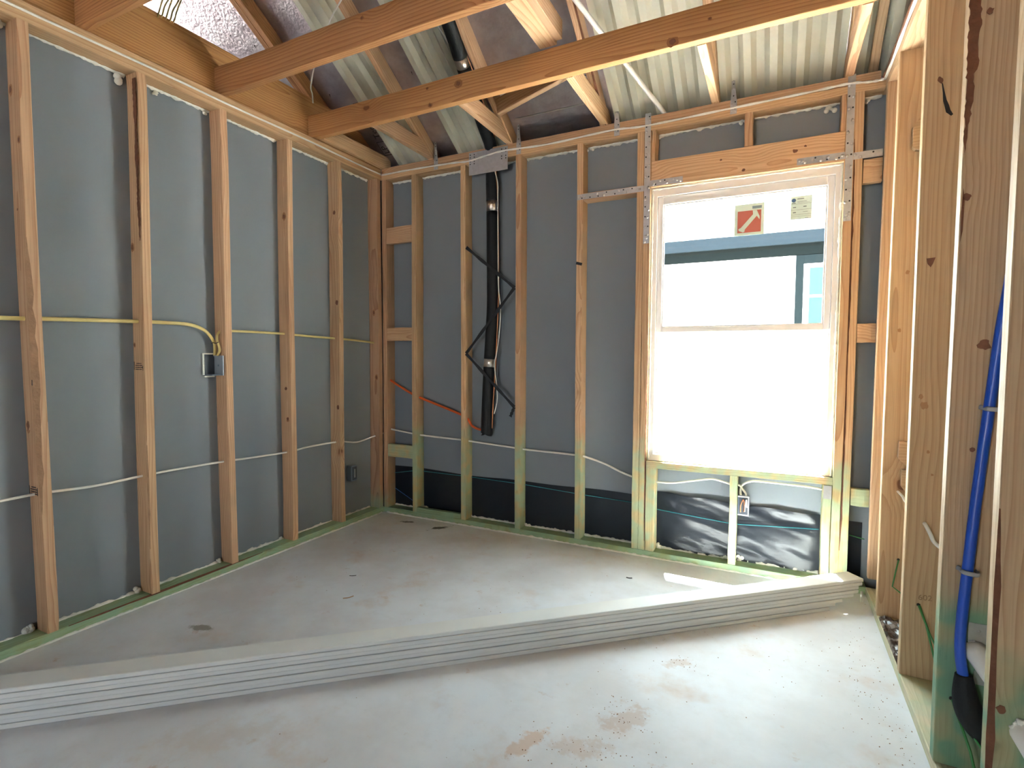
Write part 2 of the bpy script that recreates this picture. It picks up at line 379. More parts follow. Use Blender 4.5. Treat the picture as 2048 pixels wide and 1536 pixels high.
def blob_pts(rx, ry, n=14, rough=0.25, rot=0.0):
    out = []; sd = random.random() * 90
    for i in range(n):
        a = 2 * math.pi * i / n; k = 1 + rough * mnoise.noise(Vector((math.cos(a) * 1.5 + sd, math.sin(a) * 1.5, 0))) * 2
        x, y = rx * k * math.cos(a), ry * k * math.sin(a)
        out.append((x * math.cos(rot) - y * math.sin(rot), x * math.sin(rot) + y * math.cos(rot)))
    return out
def text_mesh(name, s, size, origin, ux, uy, m, parent=None, th=0.0004, **kw):
    cu = bpy.data.curves.new(name, 'FONT'); cu.body = s; cu.size = size; cu.extrude = th
    t = bpy.data.objects.new(name + '_src', cu); COL.objects.link(t)
    bpy.context.view_layer.update()
    me = bpy.data.meshes.new_from_object(t.evaluated_get(bpy.context.evaluated_depsgraph_get()))
    bpy.data.objects.remove(t); bpy.data.curves.remove(cu)
    ux, uy = Vector(ux).normalized(), Vector(uy).normalized(); n = ux.cross(uy); o = Vector(origin)
    for v in me.vertices: v.co = o + ux * v.co.x + uy * v.co.y + n * v.co.z
    me.materials.clear(); me.name = name
    return link(name, me, m, parent, **kw)
def domes(name, centers, normal, r, m, parent, h=0.5, **kw):
    """nail heads: small flattened domes"""
    bm = bmesh.new(); n = Vector(normal).normalized()
    u = n.orthogonal().normalized(); v = n.cross(u)
    for c in centers:
        c = Vector(c); base = [bm.verts.new(c + (u * math.cos(a) + v * math.sin(a)) * r) for a in [k * math.pi / 4 for k in range(8)]]
        mid = [bm.verts.new(c + (u * math.cos(a) + v * math.sin(a)) * r * .7 + n * r * h * .8) for a in [k * math.pi / 4 for k in range(8)]]
        top = bm.verts.new(c + n * r * h)
        for k in range(8):
            bm.faces.new((base[k], base[(k + 1) % 8], mid[(k + 1) % 8], mid[k])); bm.faces.new((mid[k], mid[(k + 1) % 8], top))
    return from_bm(name, bm, m, parent, smooth=True, **kw)
def jag(pts, amp=.0022):
    out = []
    for i, (a, b) in enumerate(pts):
        c, d = pts[(i + 1) % len(pts)]; n = max(1, int(math.hypot(c - a, d - b) / .009))
        for k in range(n):
            out.append((a + (c - a) * k / n + (random.uniform(-amp, amp) if k else 0), b + (d - b) * k / n + (random.uniform(-amp, amp) if k else 0)))
    return out
def empty(name, loc=(0, 0, 0), **kw):
    o = link(name, None, **kw); o.location = loc; o.empty_display_size = 0.1; return o

T, D = 0.0381, 0.089
H, Z1, Z2 = 2.428, 2.466, 2.505         # stud top, lower / upper top plate tops
W = 3.013                               # right wall stud faces
YB = -5.2                               # rear wall
SL, RC = 0.66, 2.612                    # roof: sheathing underside z = RC - SL*y
RIDGE_Y = -2.9
nrm = math.hypot(1, SL)

# ------------------------------------------------------------------ floor, ground
bm = bmesh.new(); bbox(bm, -0.1, 3.16, YB - 0.1, 0.1, -0.15, 0)
floor = from_bm('floor', bm, CONC, kind='structure', label='bare concrete slab floor with reddish dirt marks', cat='floor')
GROUND = plain('pale_outdoor_ground', (0.30, 0.30, 0.30), 0.9, noise_amt=0.15, noise_scale=2)
boxes('ground', [(-14, 16, -16, 14, -0.30, -0.151)], GROUND, kind='structure', label='pale sunlit ground outside the window', cat='ground')

# ------------------------------------------------------------------ left wall
wall_left = boxes('wall_left', [(-0.102, -D, YB, 0.1, 0.0, Z2)], SHEATH, kind='structure', label='grey sheathed stud wall on the left', cat='wall')
lefts = [(-2.035, -2.051, dict(wane=(1, 0.20, 0.66, 0.018))), (-1.638, -1.632, dict(wane=(1, 0.10, 0.30, 0.006))), (-1.229, -1.238, {}),
         (-0.827, -0.822, {}), (-0.427, -0.430, {}), (-0.046, -0.046, {})]
for i, (yb, yt, kw) in enumerate(lefts + [(-2.44, -2.44, {}), (-2.85, -2.85, {}), (-3.25, -3.25, {}), (-3.66, -3.66, {}), (-4.07, -4.07, {}), (-4.47, -4.47, {})]):
    s = lumber('stud', (-D / 2, yb + T / 2, T), (-D / 2, yt + T / 2, H), (1, 0, 0), D, T, W_CORN if i == 5 else W_STUD, wall_left, warp=0.003, **kw)
    if i in (0, 1):      # grade stamps on the faces towards the camera
        yy = yb - 0.0006
        for zc, in ((1.06 + 0.05 * i,), (0.62 + 0.075 * i,)):
            rects = [(-0.086, -0.083, -.018, .02), (-0.018, -0.015, -.02, 0.002)] if zc > .9 else [(-0.084, -0.081, -.02, .016), (-0.020, -0.017, -.02, .012)]
            rr = random.Random(i * 9 + zc)
            for row in range(4):
                x = -0.074 + (0.008 if row == 0 else 0)
                while x < -0.028:
                    w = rr.uniform(0.003, 0.010); rects.append((x, x + w, 0.010 - row * .009, 0.0145 - row * .009)); x += w + rr.uniform(0.002, 0.004)
            ybz = yb + (yt - yb) * zc / H
            boxes('grade_stamp', [(a, b, ybz - 0.0022, ybz - 0.0006, zc + c, zc + d) for a, b, c, d in rects], INK, wall_left, label='small black grade stamp')
# knots and a bark strip on the faces towards the camera
for (i, x, z, rx, rz) in ((0, -.021, 1.983, .010, .013), (0, -.066, 2.178, .010, .018), (0, -.072, 1.548, .010, .022), (0, -.066, .881, .016, .026), (0, -.060, 1.724, .006, .008),
                          (1, -.071, 1.655, .010, .018), (1, -.078, 1.208, .006, .01), (3, -.033, 1.982, .013, .018), (3, -.050, 1.165, .011, .013), (3, -.040, .964, .016, .016), (3, -.030, .781, .013, .016),
                          (4, -.018, 1.513, .009, .014), (4, -.02, .817, .008, .012), (4, -.03, 2.099, .008, .01), (5, -.02, 1.004, .012, .018), (5, -.04, 1.475, .01, .02)):
    yy = lefts[i][0] + (lefts[i][1] - lefts[i][0]) * z / H
    poly_plate('knot', blob_pts(rx * 1.25, rz * 1.25, 18, .15), (x, yy - .0012, z), (1, 0, 0), (0, 0, 1), .0006, plain('knot_halo', (0.36, 0.17, 0.07), .6) if i != 4 else KNOTM, wall_left)
    poly_plate('knot', blob_pts(rx * .7, rz * .7, 16, .2), (x, yy - .0019, z), (1, 0, 0), (0, 0, 1), .0006, KNOTM, wall_left)
bp_ = [(-.030, .34), (-.006, .34), (-.004, .2), (-.008, .12), (-.003, .0), (-.006, -.12), (-.002, -.30), (-.010, -.38), (-.016, -.30), (-.022, -.22), (-.018, -.1), (-.026, 0), (-.022, .12), (-.028, .2)]
poly_plate('bark_patch', jag(bp_), (0, -1.6345, 2.06), (1, 0, 0), (0, 0, 1), .002, BARK, wall_left, label='strip of reddish bark')
lbox('bottom_plate', -D, 0, YB, 0.0, 0, T, 'y', W_GREEN, wall_left, segs=90, wane=(1, 0.62, 0.80, 0.010))
lbox('top_plate', -D, 0, YB, 0.0, H, Z1, 'y', W_PLATE, wall_left, segs=20)
lbox('top_plate', -D, -0.004, YB, 0.0, Z1 + .001, Z2, 'y', W_PLATE, wall_left, segs=20)
bays = [(-2.43, -2.05), (-2.0, -1.64), (-1.59, -1.24), (-1.18, -0.83), (-0.78, -0.43), (-0.38, -0.06)]
bead('sealant_bead', [((-D + .003, a, H - .002), (-D + .003, b, H - .002)) for a, b in bays], 0.009, CAULK, wall_left, 0.8)
bead('sealant_bead', [((-D + .003, a, T + .002), (-D + .003, b, T + .002)) for a, b in bays], 0.008, CAULK, wall_left, 0.9)
bead('sealant_bead', [((0.003, -3.2, 0.002), (0.003, -0.03, 0.002))], 0.0055, CAULK, wall_left, 0.7)
tube('sealant_bead', [(0.0025, y, Z1 + 0.002 + 0.002 * math.sin(y * 7)) for y in [-3.2 + k * 0.2 for k in range(17)]], 0.0052, CAULK, wall_left, n=5)
bm = bmesh.new()     # blobs of sealant at stud feet and heads
for (y, z, r) in [(-2.055, T + .012, .022), (-1.655, T + .012, .02), (-1.245, T + .01, .015), (-0.845, T + .008, .013), (-2.07, H - .02, .02), (-1.66, H - .028, .022), (-1.50, H - .02, .013), (-1.26, H - .015, .013), (-0.85, H - .01, .01), (-0.44, H - .01, .01)]:
    for k in range(5):
        bmesh.ops.create_icosphere(bm, subdivisions=2, radius=r * random.uniform(.4, .75), matrix=Matrix.Translation((-D + .006 + random.uniform(0, .008), y - abs(random.gauss(0, r * .6)), z + random.gauss(0, r * .35))))
from_bm('sealant_blobs', bm, CAULK, wall_left, smooth=True)

# ------------------------------------------------------------------ back wall
wall_back = boxes('wall_back', [(-D, 1.93, D, 0.102, 0, Z2), (2.86, 3.20, D, 0.102, 0, Z2), (1.93, 2.86, D, 0.102, 0, 0.56), (1.93, 2.86, D, 0.102, 2.11, Z2)], SHEATH, kind='structure', label='grey sheathed stud wall with the window', cat='wall')
def bstud(xb, xt, z0=T, z1=H, m=W_STUDG, **kw):
    return lumber('stud', (xb + T / 2, D / 2, z0), (xt + T / 2, D / 2, z1), (1, 0, 0), T, D, m, wall_back, **kw)
bstud(0.264, 0.267); bstud(0.675, 0.673); bstud(1.088, 1.084); bstud(1.501, 1.493)
bstud(0.001, 0.001, m=W_CORN)
bstud(1.855, 1.853); bstud(1.8945, 1.893, wane=(1, 0.02, 0.50, 0.006))          # king and jack, left of window
bstud(2.897, 2.894, wane=(0, 0.06, 0.92, 0.009))                                      # king, right of window
lbox('stud', 2.858, 2.8965, 0, D, T, H, 'z', W_STUDG, wall_back)
for (x, z0, z1) in ((1.934, T, 0.524), (2.383, T, 0.524), (2.818, T, 0.524)):
    lbox('cripple_stud', x, x + (0.05 if x < 2 else T), 0.0, D, z0, z1, 'z', W_STUDG, wall_back)
lbox('cripple_stud', 2.410, 2.449, 0, D, 2.2565, H, 'z', W_STUD, wall_back)
lbox('cripple_stud', 1.934, 1.955, 0.0, D, 2.2565, H, 'z', W_STUD, wall_back)
lbox('cripple_stud', 2.838, 2.8575, 0.0, D, 2.2565, H, 'z', W_STUD, wall_back)
lbox('header', 1.934, 2.8575, 0, D, 2.113, 2.256, 'x', W_STUD, wall_back, segs=14)
for (x, z, r_) in ((2.645, 2.196, .012), (2.41, 2.138, .008), (2.299, 2.207, .006), (2.69, 2.212, .006)):
    poly_plate('knot', blob_pts(r_, r_ * .8), (x, -.0008, z), (1, 0, 0), (0, 0, 1), .0008, KNOTM, wall_back)
lbox('sill_plate', 1.934, 2.8575, 0, D, 0.5245, 0.5625, 'x', W_STUDG, wall_back)
# blocking
for (x0, x1, z0, z1, m) in ((0.041, 0.264, 1.97, 2.085, W_STUD), (0.041, 0.265, 1.27, 1.365, W_STUD), (0.041, 0.264, 0.42, 0.513, W_STUDG),
                            (2.937, 3.013, 1.998, 2.109, W_STUD), (2.937, 3.013, 1.236, 1.328, W_STUD), (2.937, 3.013, 0.434, 0.519, W_STUDG)):
    lbox('blocking', x0, x1, 0.002, 0.040, z0, z1, 'x', m, wall_back, segs=4)
lbox('blocking', 1.5325, 1.853, 0.0, D, 2.095, 2.133, 'x', W_STUD, wall_back, segs=4)
lbox('bottom_plate', 0.0, W, 0, D, 0, T, 'x', W_GREEN, wall_back, segs=30)
lbox('block', 0.300, 0.672, 0.002, 0.036, T, T + 0.034, 'x', W_GREEN, wall_back, segs=6)
lbox('top_plate', 0.0, W, 0, D, H, Z1, 'x', W_PLATE, wall_back, segs=16)
lbox('top_plate', 0.003, W - 0.02, 0.0, D, Z1 + .003, Z2 + .004, 'x', W_PLATE, wall_back, segs=16)
bb = [(0.30, 0.67), (0.712, 1.085), (1.125, 1.495), (1.535, 1.853), (0.04, 0.262)]
bead('sealant_bead', [((a, D - .003, H - .002), (b, D - .003, H - .002)) for a, b in bb + [(1.955, 2.405), (2.452, 2.838), (2.937, 3.01)]], 0.009, CAULK, wall_back, 0.8)
bead('sealant_bead', [((a, D - .003, T + .002), (b, D - .003, T + .002)) for a, b in bb + [(1.985, 2.38), (2.424, 2.815), (2.937, 3.0)]], 0.0085, CAULK, wall_back, 0.9)
bead('sealant_bead', [((0.03, -0.003, 0.002), (2.95, -0.003, 0.002))], 0.006, CAULK, wall_back, 0.8)
tube('sealant_bead', [(0.006, -0.004, Z1 - .002), (0.3, -.006, Z1 - .004), (.6, -.006, Z1 - .012), (0.745, -.006, Z1 - .02), (0.88, -.006, Z1 - .004), (1.02, -.006, Z1 + .004), (1.3, -.006, Z1 - .008), (1.7, -.006, Z1 + .002), (1.9, -.007, Z1 - .01), (2.3, -.006, Z1 - .004), (2.7, -.006, Z1 + 0.002), (2.86, -.008, Z1 + .006), (2.95, -.006, Z1 - .004), (3.004, -.006, Z1 - .004)], lambda t: 0.0058 + 0.0012 * math.sin(t * 160), CAULK, wall_back, n=9)
bm = bmesh.new()
for (x, z, r) in [(0.315, T + .012, .016), (0.72, T + .006, .012), (1.135, T + .01, .013), (1.545, T + .008, .012), (1.995, T + .012, .022), (2.435, T + .014, .02), (2.37, T + .006, .012), (2.80, H - .02, .02), (2.395, H - .012, .015), (1.965, H - .015, .013), (1.845, H - .01, .011), (2.945, H - .018, .016), (0.325, H - .008, .009), (1.14, H - .01, .01), (1.56, H - .014, .013)]:
    for k in range(5):
        bmesh.ops.create_icosphere(bm, subdivisions=2, radius=r * random.uniform(.35, .7), matrix=Matrix.Translation((x + random.gauss(0, r * .7), D - .008, z + random.gauss(0, r * .3))))
from_bm('sealant_blobs', bm, CAULK, wall_back, smooth=True)
# damp-proof membrane along the bottom, wrinkled under the window
bm = bmesh.new(); nx, nz_ = 240, 26; grid = []
for i in range(nx + 1):
    x = 0.02 + (3.0 - 0.02) * i / nx; row = []
    ztop = 0.335 + 0.012 * mnoise.noise(Vector((x * 2.1, 0, 0)))
    if 1.98 < x < 2.84: ztop = 0.372 - 0.03 * (x - 1.98) + 0.008 * mnoise.noise(Vector((x * 9, 1, 0)))
    for k in range(nz_ + 1):
        t = k / nz_; z = T + (ztop - T) * t
        am = 0.0
        if 1.985 < x < 2.82: am = min(1, (x - 1.985) / .1, (2.82 - x) / .05)
        d = am * (0.008 * mnoise.noise(Vector((x * 5, z * 14 + x * 5, 0))) + 0.0042 * mnoise.noise(Vector((x * 7, z * 38 + x * 10, 4))) + 0.006)
        if am and t > 0.8: d += am * 0.010 * (t - .8) / .2
        row.append(bm.verts.new((x, D - 0.0025 - max(0, d), z)))
    grid.append(row)
for i in range(nx):
    for k in range(nz_): bm.faces.new((grid[i][k], grid[i + 1][k], grid[i + 1][k + 1], grid[i][k + 1]))
from_bm('damp_membrane', bm, MEMB, wall_back, smooth=True, label='glossy black plastic damp membrane strip')
# steel straps around the window
def strap(name, x0, x1, z0, z1, nails, y=0.0):
    o = boxes(name, [(x0, x1, y - 0.0016, y - 0.0002, z0, z1)], STEEL, wall_back, label='galvanised perforated steel strap')
    domes('nail_heads', [(a, y - 0.0016, b) for a, b in nails], (0, -1, 0), 0.0075, NAILM, o, h=.7, kind='stuff')
    vert = (z1 - z0) > (x1 - x0)
    domes('strap_holes', [((x0 + x1) / 2 + random.choice((-.008, .008)), y - 0.0017, z0 + .04 + k * .055) for k in range(int((z1 - z0) / .055))] if vert else
          [(x0 + .03 + k * .05, y - 0.0017, (z0 + z1) / 2 + random.choice((-.008, .008))) for k in range(int((x1 - x0) / .05))], (0, -1, 0), 0.0042, HOLE, o, h=0.05, kind='stuff')
    return o
def vn(xc, z0, z1, st):
    out = []; z = z0; s = 1
    while z < z1: out.append((xc + s * 0.009, z)); z += st; s = -s
    return out
strap('steel_strap', 1.895, 1.928, 1.805, 2.525, vn(1.9115, 1.99, 2.52, 0.062) + [(1.903, 1.815), (1.913, 1.835), (1.905, 1.845), (1.918, 1.853), (1.904, 1.90), (1.917, 1.95)])
strap('steel_strap', 1.497, 1.894, 2.098, 2.130, [(1.506, 2.115), (1.522, 2.118), (1.545, 2.11), (1.62, 2.121), (1.66, 2.107), (1.75, 2.12), (1.80, 2.108), (1.87, 2.114)])
strap('steel_strap', 1.929, 2.105, 2.119, 2.152, [(1.945, 2.127), (1.95, 2.135), (1.985, 2.144), (2.02, 2.13), (2.055, 2.143), (2.075, 2.134), (2.092, 2.129)])
strap('steel_strap', 2.861, 2.893, 1.825, 2.515, vn(2.877, 1.86, 2.52, 0.055) + [(2.87, 1.835), (2.885, 1.85), (2.873, 1.853)])
strap('steel_strap', 2.655, 2.860, 2.123, 2.156, [(2.665, 2.144), (2.68, 2.14), (2.69, 2.132), (2.725, 2.138), (2.76, 2.132), (2.79, 2.143), (2.825, 2.13), (2.85, 2.14)])
strap('steel_strap', 2.894, 3.011, 2.113, 2.146, [(2.90, 2.135), (2.922, 2.122)])
# nail guard plate where the pipe crosses the top plates
np_ = boxes('nail_guard_plate', [(0.742, 1.028, -0.003, -0.0005, 2.352, 2.498)], STEEL, wall_back, label='plain steel nail guard plate over the pipe')
domes('plate_holes', [(a, -0.0031, b) for a in (0.752, 0.782, 0.985, 1.015) for b in (2.483, 2.466, 2.440, 2.424)], (0, -1, 0), 0.0042, HOLE, np_, h=0.05, kind='stuff')

# ------------------------------------------------------------------ right wall
RD = 0.140
wall_right = boxes('wall_right', [(W + RD, W + RD + .012, YB, 0.1, 0, Z2)], wood('light_seal_backing', (0.60, 0.42, 0.23), (0.48, 0.30, 0.15), knots=False), kind='structure', label='bare stud wall on the right', cat='wall')  # backing panel added behind the studs to keep light from leaking in
rys = [(-0.050, W_PALE), (-0.318, W_PALE), (-0.792, W_PALE), (-1.249, W_PALEG), (-1.630, W_PALEG), (-2.06, W_PALEG), (-2.47, W_PALEG), (-3.3, W_PALEG), (-4.1, W_PALEG)]
RS = []
for i, (y, m) in enumerate(rys):
    kw = {}
    if i == 4: kw = dict(wane=(0, 0.02, 0.34, 0.010))
    RS.append(lumber('stud', (W + RD / 2, y + T / 2, 0.10 if i == 0 else T), (W + RD / 2, y + T / 2, H), (1, 0, 0), RD, T, m, wall_right, warp=0.0015, **kw))
lbox('bottom_plate', W, W + RD, YB, 0.0, 0, T, 'y', W_RPLATE, wall_right, segs=30)
lbox('top_plate', W, W + RD, YB, D, H, Z1, 'y', W_PALE, wall_right, segs=20)
lbox('top_plate', W + .012, W + RD, YB, D, Z1 + .001, Z2, 'y', W_PALE, wall_right, segs=20)
lbox('bark_strip', W - 0.012, W + .011, -2.5, 0.02, Z1 + .001, Z1 + .022, 'y', BARK, wall_right, segs=20)
tube('sealant_bead', [(W - 0.004, y, Z1 + 0.000 + 0.003 * math.sin(y * 9)) for y in [-2.4 + k * 0.2 for k in range(13)]], lambda t: 0.006 + 0.001 * math.sin(t * 60), CAULK, wall_right, n=5)
# blocks nailed to the stud
def rblock(pts, y, th=0.03):
    return poly_plate('blocking', pts, (0, y, 0), (1, 0, 0), (0, 0, 1), th, W_PALE, wall_right)
rblock([(3.064, 2.025), (3.075, 2.012), (3.13, 2.005), (3.13, 2.22), (3.064, 2.102)], -0.319)
rblock([(3.063, 0.812), (3.13, 0.812), (3.13, 0.69), (3.100, 0.70), (3.061, 0.742)], -0.319)
rblock([(3.075, 0.693), (3.13, 0.693), (3.13, 0.58), (3.100, 0.59), (3.076, 0.621)], -0.319)
# knots, splits and bark on the studs
def mark(name, pts, x, z, y, m, parent, label=None):
    return poly_plate(name, pts, (x, y - 0.0005, z), (1, 0, 0), (0, 0, 1), 0.0015, m, parent, label=label)
mark('knot', blob_pts(.007, .012, rot=.5), 3.053, 2.088, -0.793, KNOTM, wall_right)
mark('split', [(-0.003, .052), (.0, .05), (.004, .03), (.009, .008), (.012, -.006), (.019, -.024), (.023, -.04), (.031, -.056), (.026, -.060), (.018, -.052), (.012, -.046), (.007, -.024), (.003, -.008), (.001, .02)], 3.060, 2.025, -0.793, HOLE, wall_right, 'dark split knot')
mark('knot', [(-.012, .014), (.012, .016), (.006, -.004), (.0, -.016), (-.009, -.004)], 3.050, 1.487, -0.793, KNOTM, wall_right, 'dark open knot hole')
for (x, z, y, rx, rz) in ((3.050, 1.00, -.793, .010, .013), (3.040, 1.03, -.793, .006, .008), (3.066, 0.84, -.793, .005, .006), (3.080, 0.762, -.793, .004, .004),
                          (3.077, 1.198, -1.25, .013, .014), (3.064, 0.92, -1.25, .006, .006), (3.026, 1.587, -1.25, .008, .009), (3.055, 2.05, -1.25, .007, .008), (3.050, 1.28, -.319, .006, .008), (3.07, 1.52, -.319, .007, .009)):
    mark('knot', blob_pts(rx, rz), x, z, y, KNOTM if y < -1 else plain('pale_knot', (0.36, 0.19, 0.08), 0.6), wall_right)
mark('bark_patch', jag([(-.003, .34), (.020, .34), (.024, .27), (.019, .25), (.021, .17), (.012, .15), (.014, .09), (.008, .03), (.004, -.02), (.001, -.05), (-.002, 0), (-.002, .1), (-.003, .2)]), 3.016, 1.75, -1.25, BARK, wall_right, 'dark bark edge')
mark('bark_patch', [(0, .06), (.004, .03), (.003, -.05), (-.001, -.08), (-.002, 0)], 3.018, 1.55, -1.25, BARK, wall_right, 'dark bark edge')
mark('stain', blob_pts(.008, .009, rot=.4), 3.031, 0.43, -1.631, KNOTM, wall_right)
text_mesh('handwriting', '602', 0.027, (3.057, -0.7926, 0.318), (1, 0, 0.06), (0, 0, 1), PENCIL, wall_right, label='faint pencilled number')

# ------------------------------------------------------------------ roof and ceiling framing
def roofbox(x0, x1, ya, yb, off0, off1):
    """prism following the slope between y=ya and y=yb, offsets measured vertically from the sheathing underside"""
    return [(x0, ya, RC - SL * ya + off0), (x1, ya, RC - SL * ya + off0), (x1, yb, RC - SL * yb + off0), (x0, yb, RC - SL * yb + off0),
            (x0, ya, RC - SL * ya + off1), (x1, ya, RC - SL * ya + off1), (x1, yb, RC - SL * yb + off1), (x0, yb, RC - SL * yb + off1)]
def hexa(bm, v, mi=0):
    vs = [bm.verts.new(p) for p in v]
    for f in ((0, 3, 2, 1), (4, 5, 6, 7), (0, 1, 5, 4), (1, 2, 6, 5), (2, 3, 7, 6), (3, 0, 4, 7)): bm.faces.new([vs[i] for i in f]).material_index = mi
bm = bmesh.new()
hexa(bm, roofbox(-3.6, 4.4, 0.42, RIDGE_Y, 0, 0.02))
zr = RC - SL * RIDGE_Y
hexa(bm, [(-3.6, RIDGE_Y, zr), (4.4, RIDGE_Y, zr), (4.4, -6.6, zr - SL * 3.7), (-3.6, -6.6, zr - SL * 3.7), (-3.6, RIDGE_Y, zr + .02), (4.4, RIDGE_Y, zr + .02), (4.4, -6.6, zr - SL * 3.7 + .02), (-3.6, -6.6, zr - SL * 3.7 + .02)])
ceiling = from_bm('ceiling', bm, FOIL, kind='structure', label='open sloping roof with foil-faced sheathing over the framing', cat='roof')
DARKP = plain('light_seal_board', (0.32, 0.24, 0.17), 0.9, noise_amt=0.2, noise_scale=6)
bm = bmesh.new()
for x in (-3.6, 4.38):       # gable ends, added out of view to shut out stray light
    v = [(x, 0.42, Z1 - .1), (x, -6.6, Z1 - .1), (x, -6.6, zr - SL * 3.7), (x, RIDGE_Y, zr), (x, .42, RC - SL * .42)]
    a = [bm.verts.new(p) for p in v]; b_ = [bm.verts.new((p[0] + .02, p[1], p[2])) for p in v]
    bm.faces.new(a); bm.faces.new(b_[::-1])
    for i in range(5): bm.faces.new((a[i], b_[i], b_[(i + 1) % 5], a[(i + 1) % 5]))
from_bm('gable_light_seal', bm, DARKP, ceiling)
boxes('attic_light_seal', [(W + RD + .013, 4.38, -6.6, 0.102, 2.40, 2.415), (-3.6, 4.38, 0.103, 0.42, 2.305, 2.313), (-3.6, W + RD, -6.6, YB - .1, 2.40, 2.415)], DARKP, ceiling, label='unseen boarding added beyond the room against light leaks')  # unseen boards added to close the shell against light leaks
boxes('sun_cut_fascia', [(-3.6, 4.4, 0.421, 0.44, 2.075, 2.36)], plain('fascia_paint', (0.7, 0.7, 0.7), 0.6), ceiling)  # lower edge dropped to trim the sun patch on the floor
CH = 0.107
rafters = [-0.156, 0.453, 1.062, 1.671, 2.280, 2.889, 3.5]
for i, xr in enumerate(rafters):
    c = xr - T / 2
    ya = 0.36
    p0 = (c, ya, RC - SL * ya - CH / 2); p1 = (c, RIDGE_Y, RC - SL * RIDGE_Y - CH / 2)
    lumber('rafter', p0, p1, (1, 0, 0), T, 0.088, W_JOIST if i == 0 else W_STUD, ceiling, segs=14, **(dict(wane=(1, .05, .5, .010)) if i in (3, 5) else {}))
    if i == 0: lumber('rafter', (c - T - .002, ya, p0[2]), (c - T - .002, RIDGE_Y, p1[2]), (1, 0, 0), T, 0.088, W_JOIST, ceiling, segs=14)
JB = [0.418, 1.020, 1.640, 2.246, 2.850]
for i, x in enumerate(JB):     # jack bottom chords between the girder and the wall
    xc = x + T / 2 - .002
    lumber('ceiling_joist', (xc, 0.085, Z2 + .006 + .0445), (xc, -0.576, Z2 + .006 + .0445), (1, 0, 0), T, D, W_STUD, ceiling, segs=6, cut0=0)
lbox('ceiling_joist', -0.002, T, -0.576, 0.06, Z2 + .001, Z2 + .09, 'y', W_STUD, ceiling)
for yf in (-0.577, -1.187, -1.797, -2.407, -3.6, -4.2):
    lbox('ceiling_joist', -0.051, 3.05, yf - .041, yf, Z2 + .006, Z2 + .144, 'x', W_JOIST, ceiling, segs=24, warp=0.004)
for (x, z, r_, y) in ((1.052, 2.596, .020, -.6205), (2.149, 2.530, .020, -.6205), (.873, 2.522, .012, -.6205), (2.301, 2.586, .007, -.6205), (.853, 2.615, .007, -.6205), (.949, 2.62, .008, -1.2305)):
    poly_plate('knot', blob_pts(r_ * 1.3, r_ * 1.05, 18, .15), (x, y - .0005, z), (1, 0, 0), (0, 0, 1), .0010, plain('joist_knot_halo', (0.30, 0.12, 0.04), .6), ceiling)
    poly_plate('knot', blob_pts(r_ * .7, r_ * .6, 16, .2), (x, y - .0018, z), (1, 0, 0), (0, 0, 1), .0008, KNOTM, ceiling)
lbox('rim_board', -D, -0.052, YB, 0.05, Z2 + .001, 2.768, 'y', W_JOIST, ceiling, segs=20)
# stiffback lying on the joists
lbox('stiffback', 1.524, 1.612, -2.8, -0.63, Z2 + .1445, Z2 + .183, 'y', W_STUD, ceiling, segs=12)
lbox('stiffback', 1.613, 1.651, -2.8, -0.66, Z2 + .1445, Z2 + .233, 'y', W_STUD, ceiling, segs=12)
lumber('brace', (1.085, -0.235, 2.625), (1.64, -0.33, 2.72), (0, 0, 1), D, T, W_STUD, ceiling, segs=6)
lumber('rafter_tail', (2.967, 0.08, 2.555), (2.967, -0.36, 2.555 + .36 * SL + .04), (1, 0, 0), T, 0.088, W_PALE, ceiling, segs=4)
lumber('brace', (3.09, -0.02, 2.55), (3.09, -0.55, 2.78), (1, 0, 0), T, 0.13, W_PALE, ceiling, segs=4)
# cream ventilation baffles with ribs running up the slope
def baffle(x0, x1, ya, yb):
    per = 0.118; dep = 0.034; xs = []
    x = x0; prof = [(0, 0), (.034, 0), (.058, 1), (.094, 1)]
    while x < x1 - 1e-6:
        for dx, h in prof:
            if x + dx < x1: xs.append((x + dx, h))
        x += per
    xs.append((x1, xs[-1][1]))
    bm = bmesh.new(); rows = []
    n = 10
    for i in range(n + 1):
        y = ya + (yb - ya) * i / n
        rows.append([bm.verts.new((x, y, RC - SL * y - 0.012 - dep * (1 - h) + 0.0015 * math.sin(y * 6 + x * 9))) for x, h in xs])
    for i in range(n):
        for k in range(len(xs) - 1): bm.faces.new((rows[i][k], rows[i][k + 1], rows[i + 1][k + 1], rows[i + 1][k]))
    bmesh.ops.solidify(bm, geom=bm.faces[:], thickness=0.0015)
    from_bm('ventilation_baffle', bm, CREAM, ceiling, label='ribbed cream ventilation baffle')
baffle(0.121, 0.414, 0.085, -2.2)
baffle(0.625, 0.965, 0.085, -2.2)
baffle(1.712, 2.238, 0.085, -2.2)
baffle(2.285, 2.846, 0.085, -2.2)
baffle(2.895, 3.40, 0.085, -2.2)
